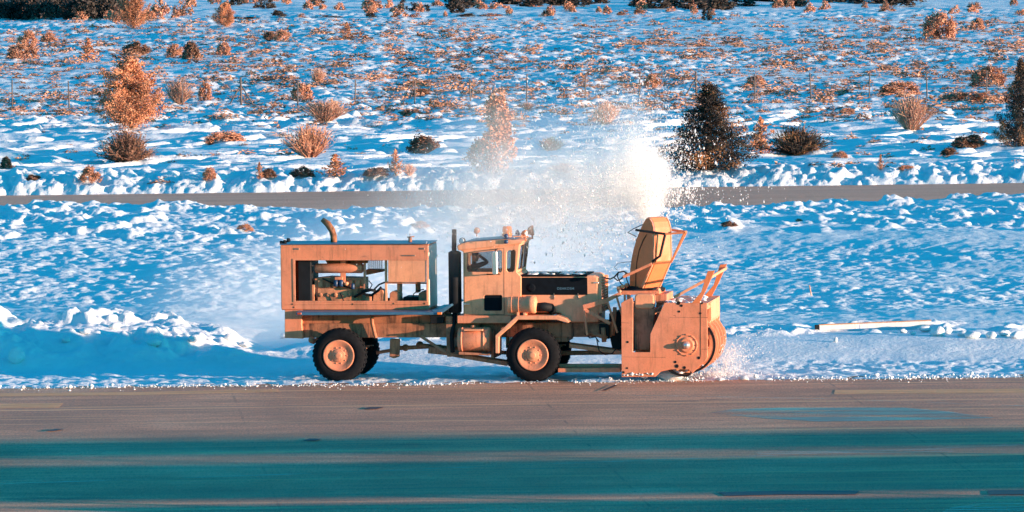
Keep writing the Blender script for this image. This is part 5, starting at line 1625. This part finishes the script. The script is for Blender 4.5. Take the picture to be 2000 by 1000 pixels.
plume = volume('snow_plume', [
    blob(1268, 412, 30, 16, ry=.35), blob(1260, 384, 46, 16, ry=.5), blob(1250, 354, 78, 13, ry=.6), blob(1238, 330, 78, 5.5, ry=.7), blob(1240, 286, 76, 1.1, ry=.8),
    blob(1200, 350, 95, 3.2, ry=.8), blob(1235, 245, 85, .4), blob(1150, 366, 110, 1.3), blob(1070, 374, 115, 1.0, ry=1.5), blob(980, 378, 130, 1.0, ry=1.7), blob(880, 382, 130, .8, ry=1.7), blob(780, 388, 115, .25, ry=1.7),
    blob(1130, 300, 130, .45, ry=1.6), blob(980, 300, 165, .42, ry=1.8), blob(1190, 220, 100, .14, ry=1.4), blob(1225, 445, 80, .4, ry=1.2), blob(1120, 455, 130, .4, ry=1.6), blob(930, 455, 140, .3, ry=1.6)],
    'white plume of powder snow thrown up from the blower chute', 1.0, 1.9, 2.0, -.3, voxel=.16, stretch=(1.2, 1, .7))
front = volume('snow_dust', [
    blob(1422, 700, 40, 1.8, TR0[1] + .4), blob(1398, 730, 34, 2.5, TR0[1] - .2, rz=18), blob(1440, 722, 46, 1.0, TR0[1] + .3, rz=26), blob(1432, 680, 40, .5, TR0[1] + .8), blob(1490, 715, 80, .45, TR0[1] + .6, rz=24)],
    'pinkish puff of powder snow churned up before the auger', 1.0, 2.2, 3.0, .1, voxel=.12)
drift = volume('drifting_snow_dust', [
    blob(720, 560, 330, .21, 196, 9, 190), blob(980, 500, 330, .20, 200, 10, 180), blob(480, 590, 260, .14, 193, 7, 130), blob(1150, 430, 230, .10, 200, 8, 160), blob(600, 690, 240, .15, 189, 5, 60)],
    'thin veil of powder snow drifting across the open snow behind the truck', 1.0, 1.6, .35, .1, voxel=.5)

def flakes():
    P, S, ST = [], [], []
    def cloud(n, px, py, sx, sy, size, sd=.45, ydep=.5, yc=YP):
        for _ in range(n):
            a, b = RNG.normal(px, sx), RNG.normal(py, sy)
            P.append(PY(a, b, yc + RNG.normal(0, ydep))); S.append(float(np.clip(RNG.lognormal(math.log(size), sd), .003, .035))); ST.append(RNG.uniform(1.0, 3.2))
    cloud(2500, 1258, 345, 34, 46, .0065, ydep=.35, yc=YP - .5); cloud(900, 1266, 405, 15, 22, .008); cloud(2500, 1235, 300, 50, 46, .006)
    cloud(900, 1240, 250, 52, 60, .006); cloud(3500, 1150, 362, 80, 40, .006, ydep=.8); cloud(3500, 1030, 374, 110, 40, .0055, ydep=.9); cloud(1500, 1130, 280, 95, 70, .0055); cloud(1600, 920, 378, 90, 44, .0055, ydep=.9)
    cloud(2000, 1150, 460, 80, 40, .007, ydep=.8, yc=YP + 1.5); cloud(1200, 1020, 470, 110, 40, .006, ydep=.8, yc=YP + 2)
    cloud(500, 1300, 345, 30, 46, .009); cloud(220, 1345, 330, 42, 50, .012); cloud(900, 1240, 250, 52, 60, .006)
    cloud(6500, 1160, 372, 70, 34, .0055); cloud(6000, 1050, 380, 100, 32, .005); cloud(1500, 1130, 280, 90, 70, .005); cloud(2600, 930, 375, 90, 40, .005)
    cloud(260, 1326, 372, 22, 16, .013); cloud(80, 1420, 372, 60, 20, .009); cloud(1200, 1150, 440, 90, 36, .007)
    cloud(1200, 1418, 715, 24, 20, .007, yc=TR0[1] + .3); cloud(500, 1390, 733, 40, 5, .009, ydep=.3, yc=TR0[1] - .2); cloud(260, 1460, 690, 36, 26, .007, yc=TR0[1] + .4)
    P_ = np.array(P); k = P_[:, 2] > .02
    o = specks('flying_snow', P_[k], np.array(S)[k], M['flake'], np.array(ST)[k]); tag(o, 'flying lumps and flakes of snow around the plume', 'snow spray', None, 'stuff')
flakes()
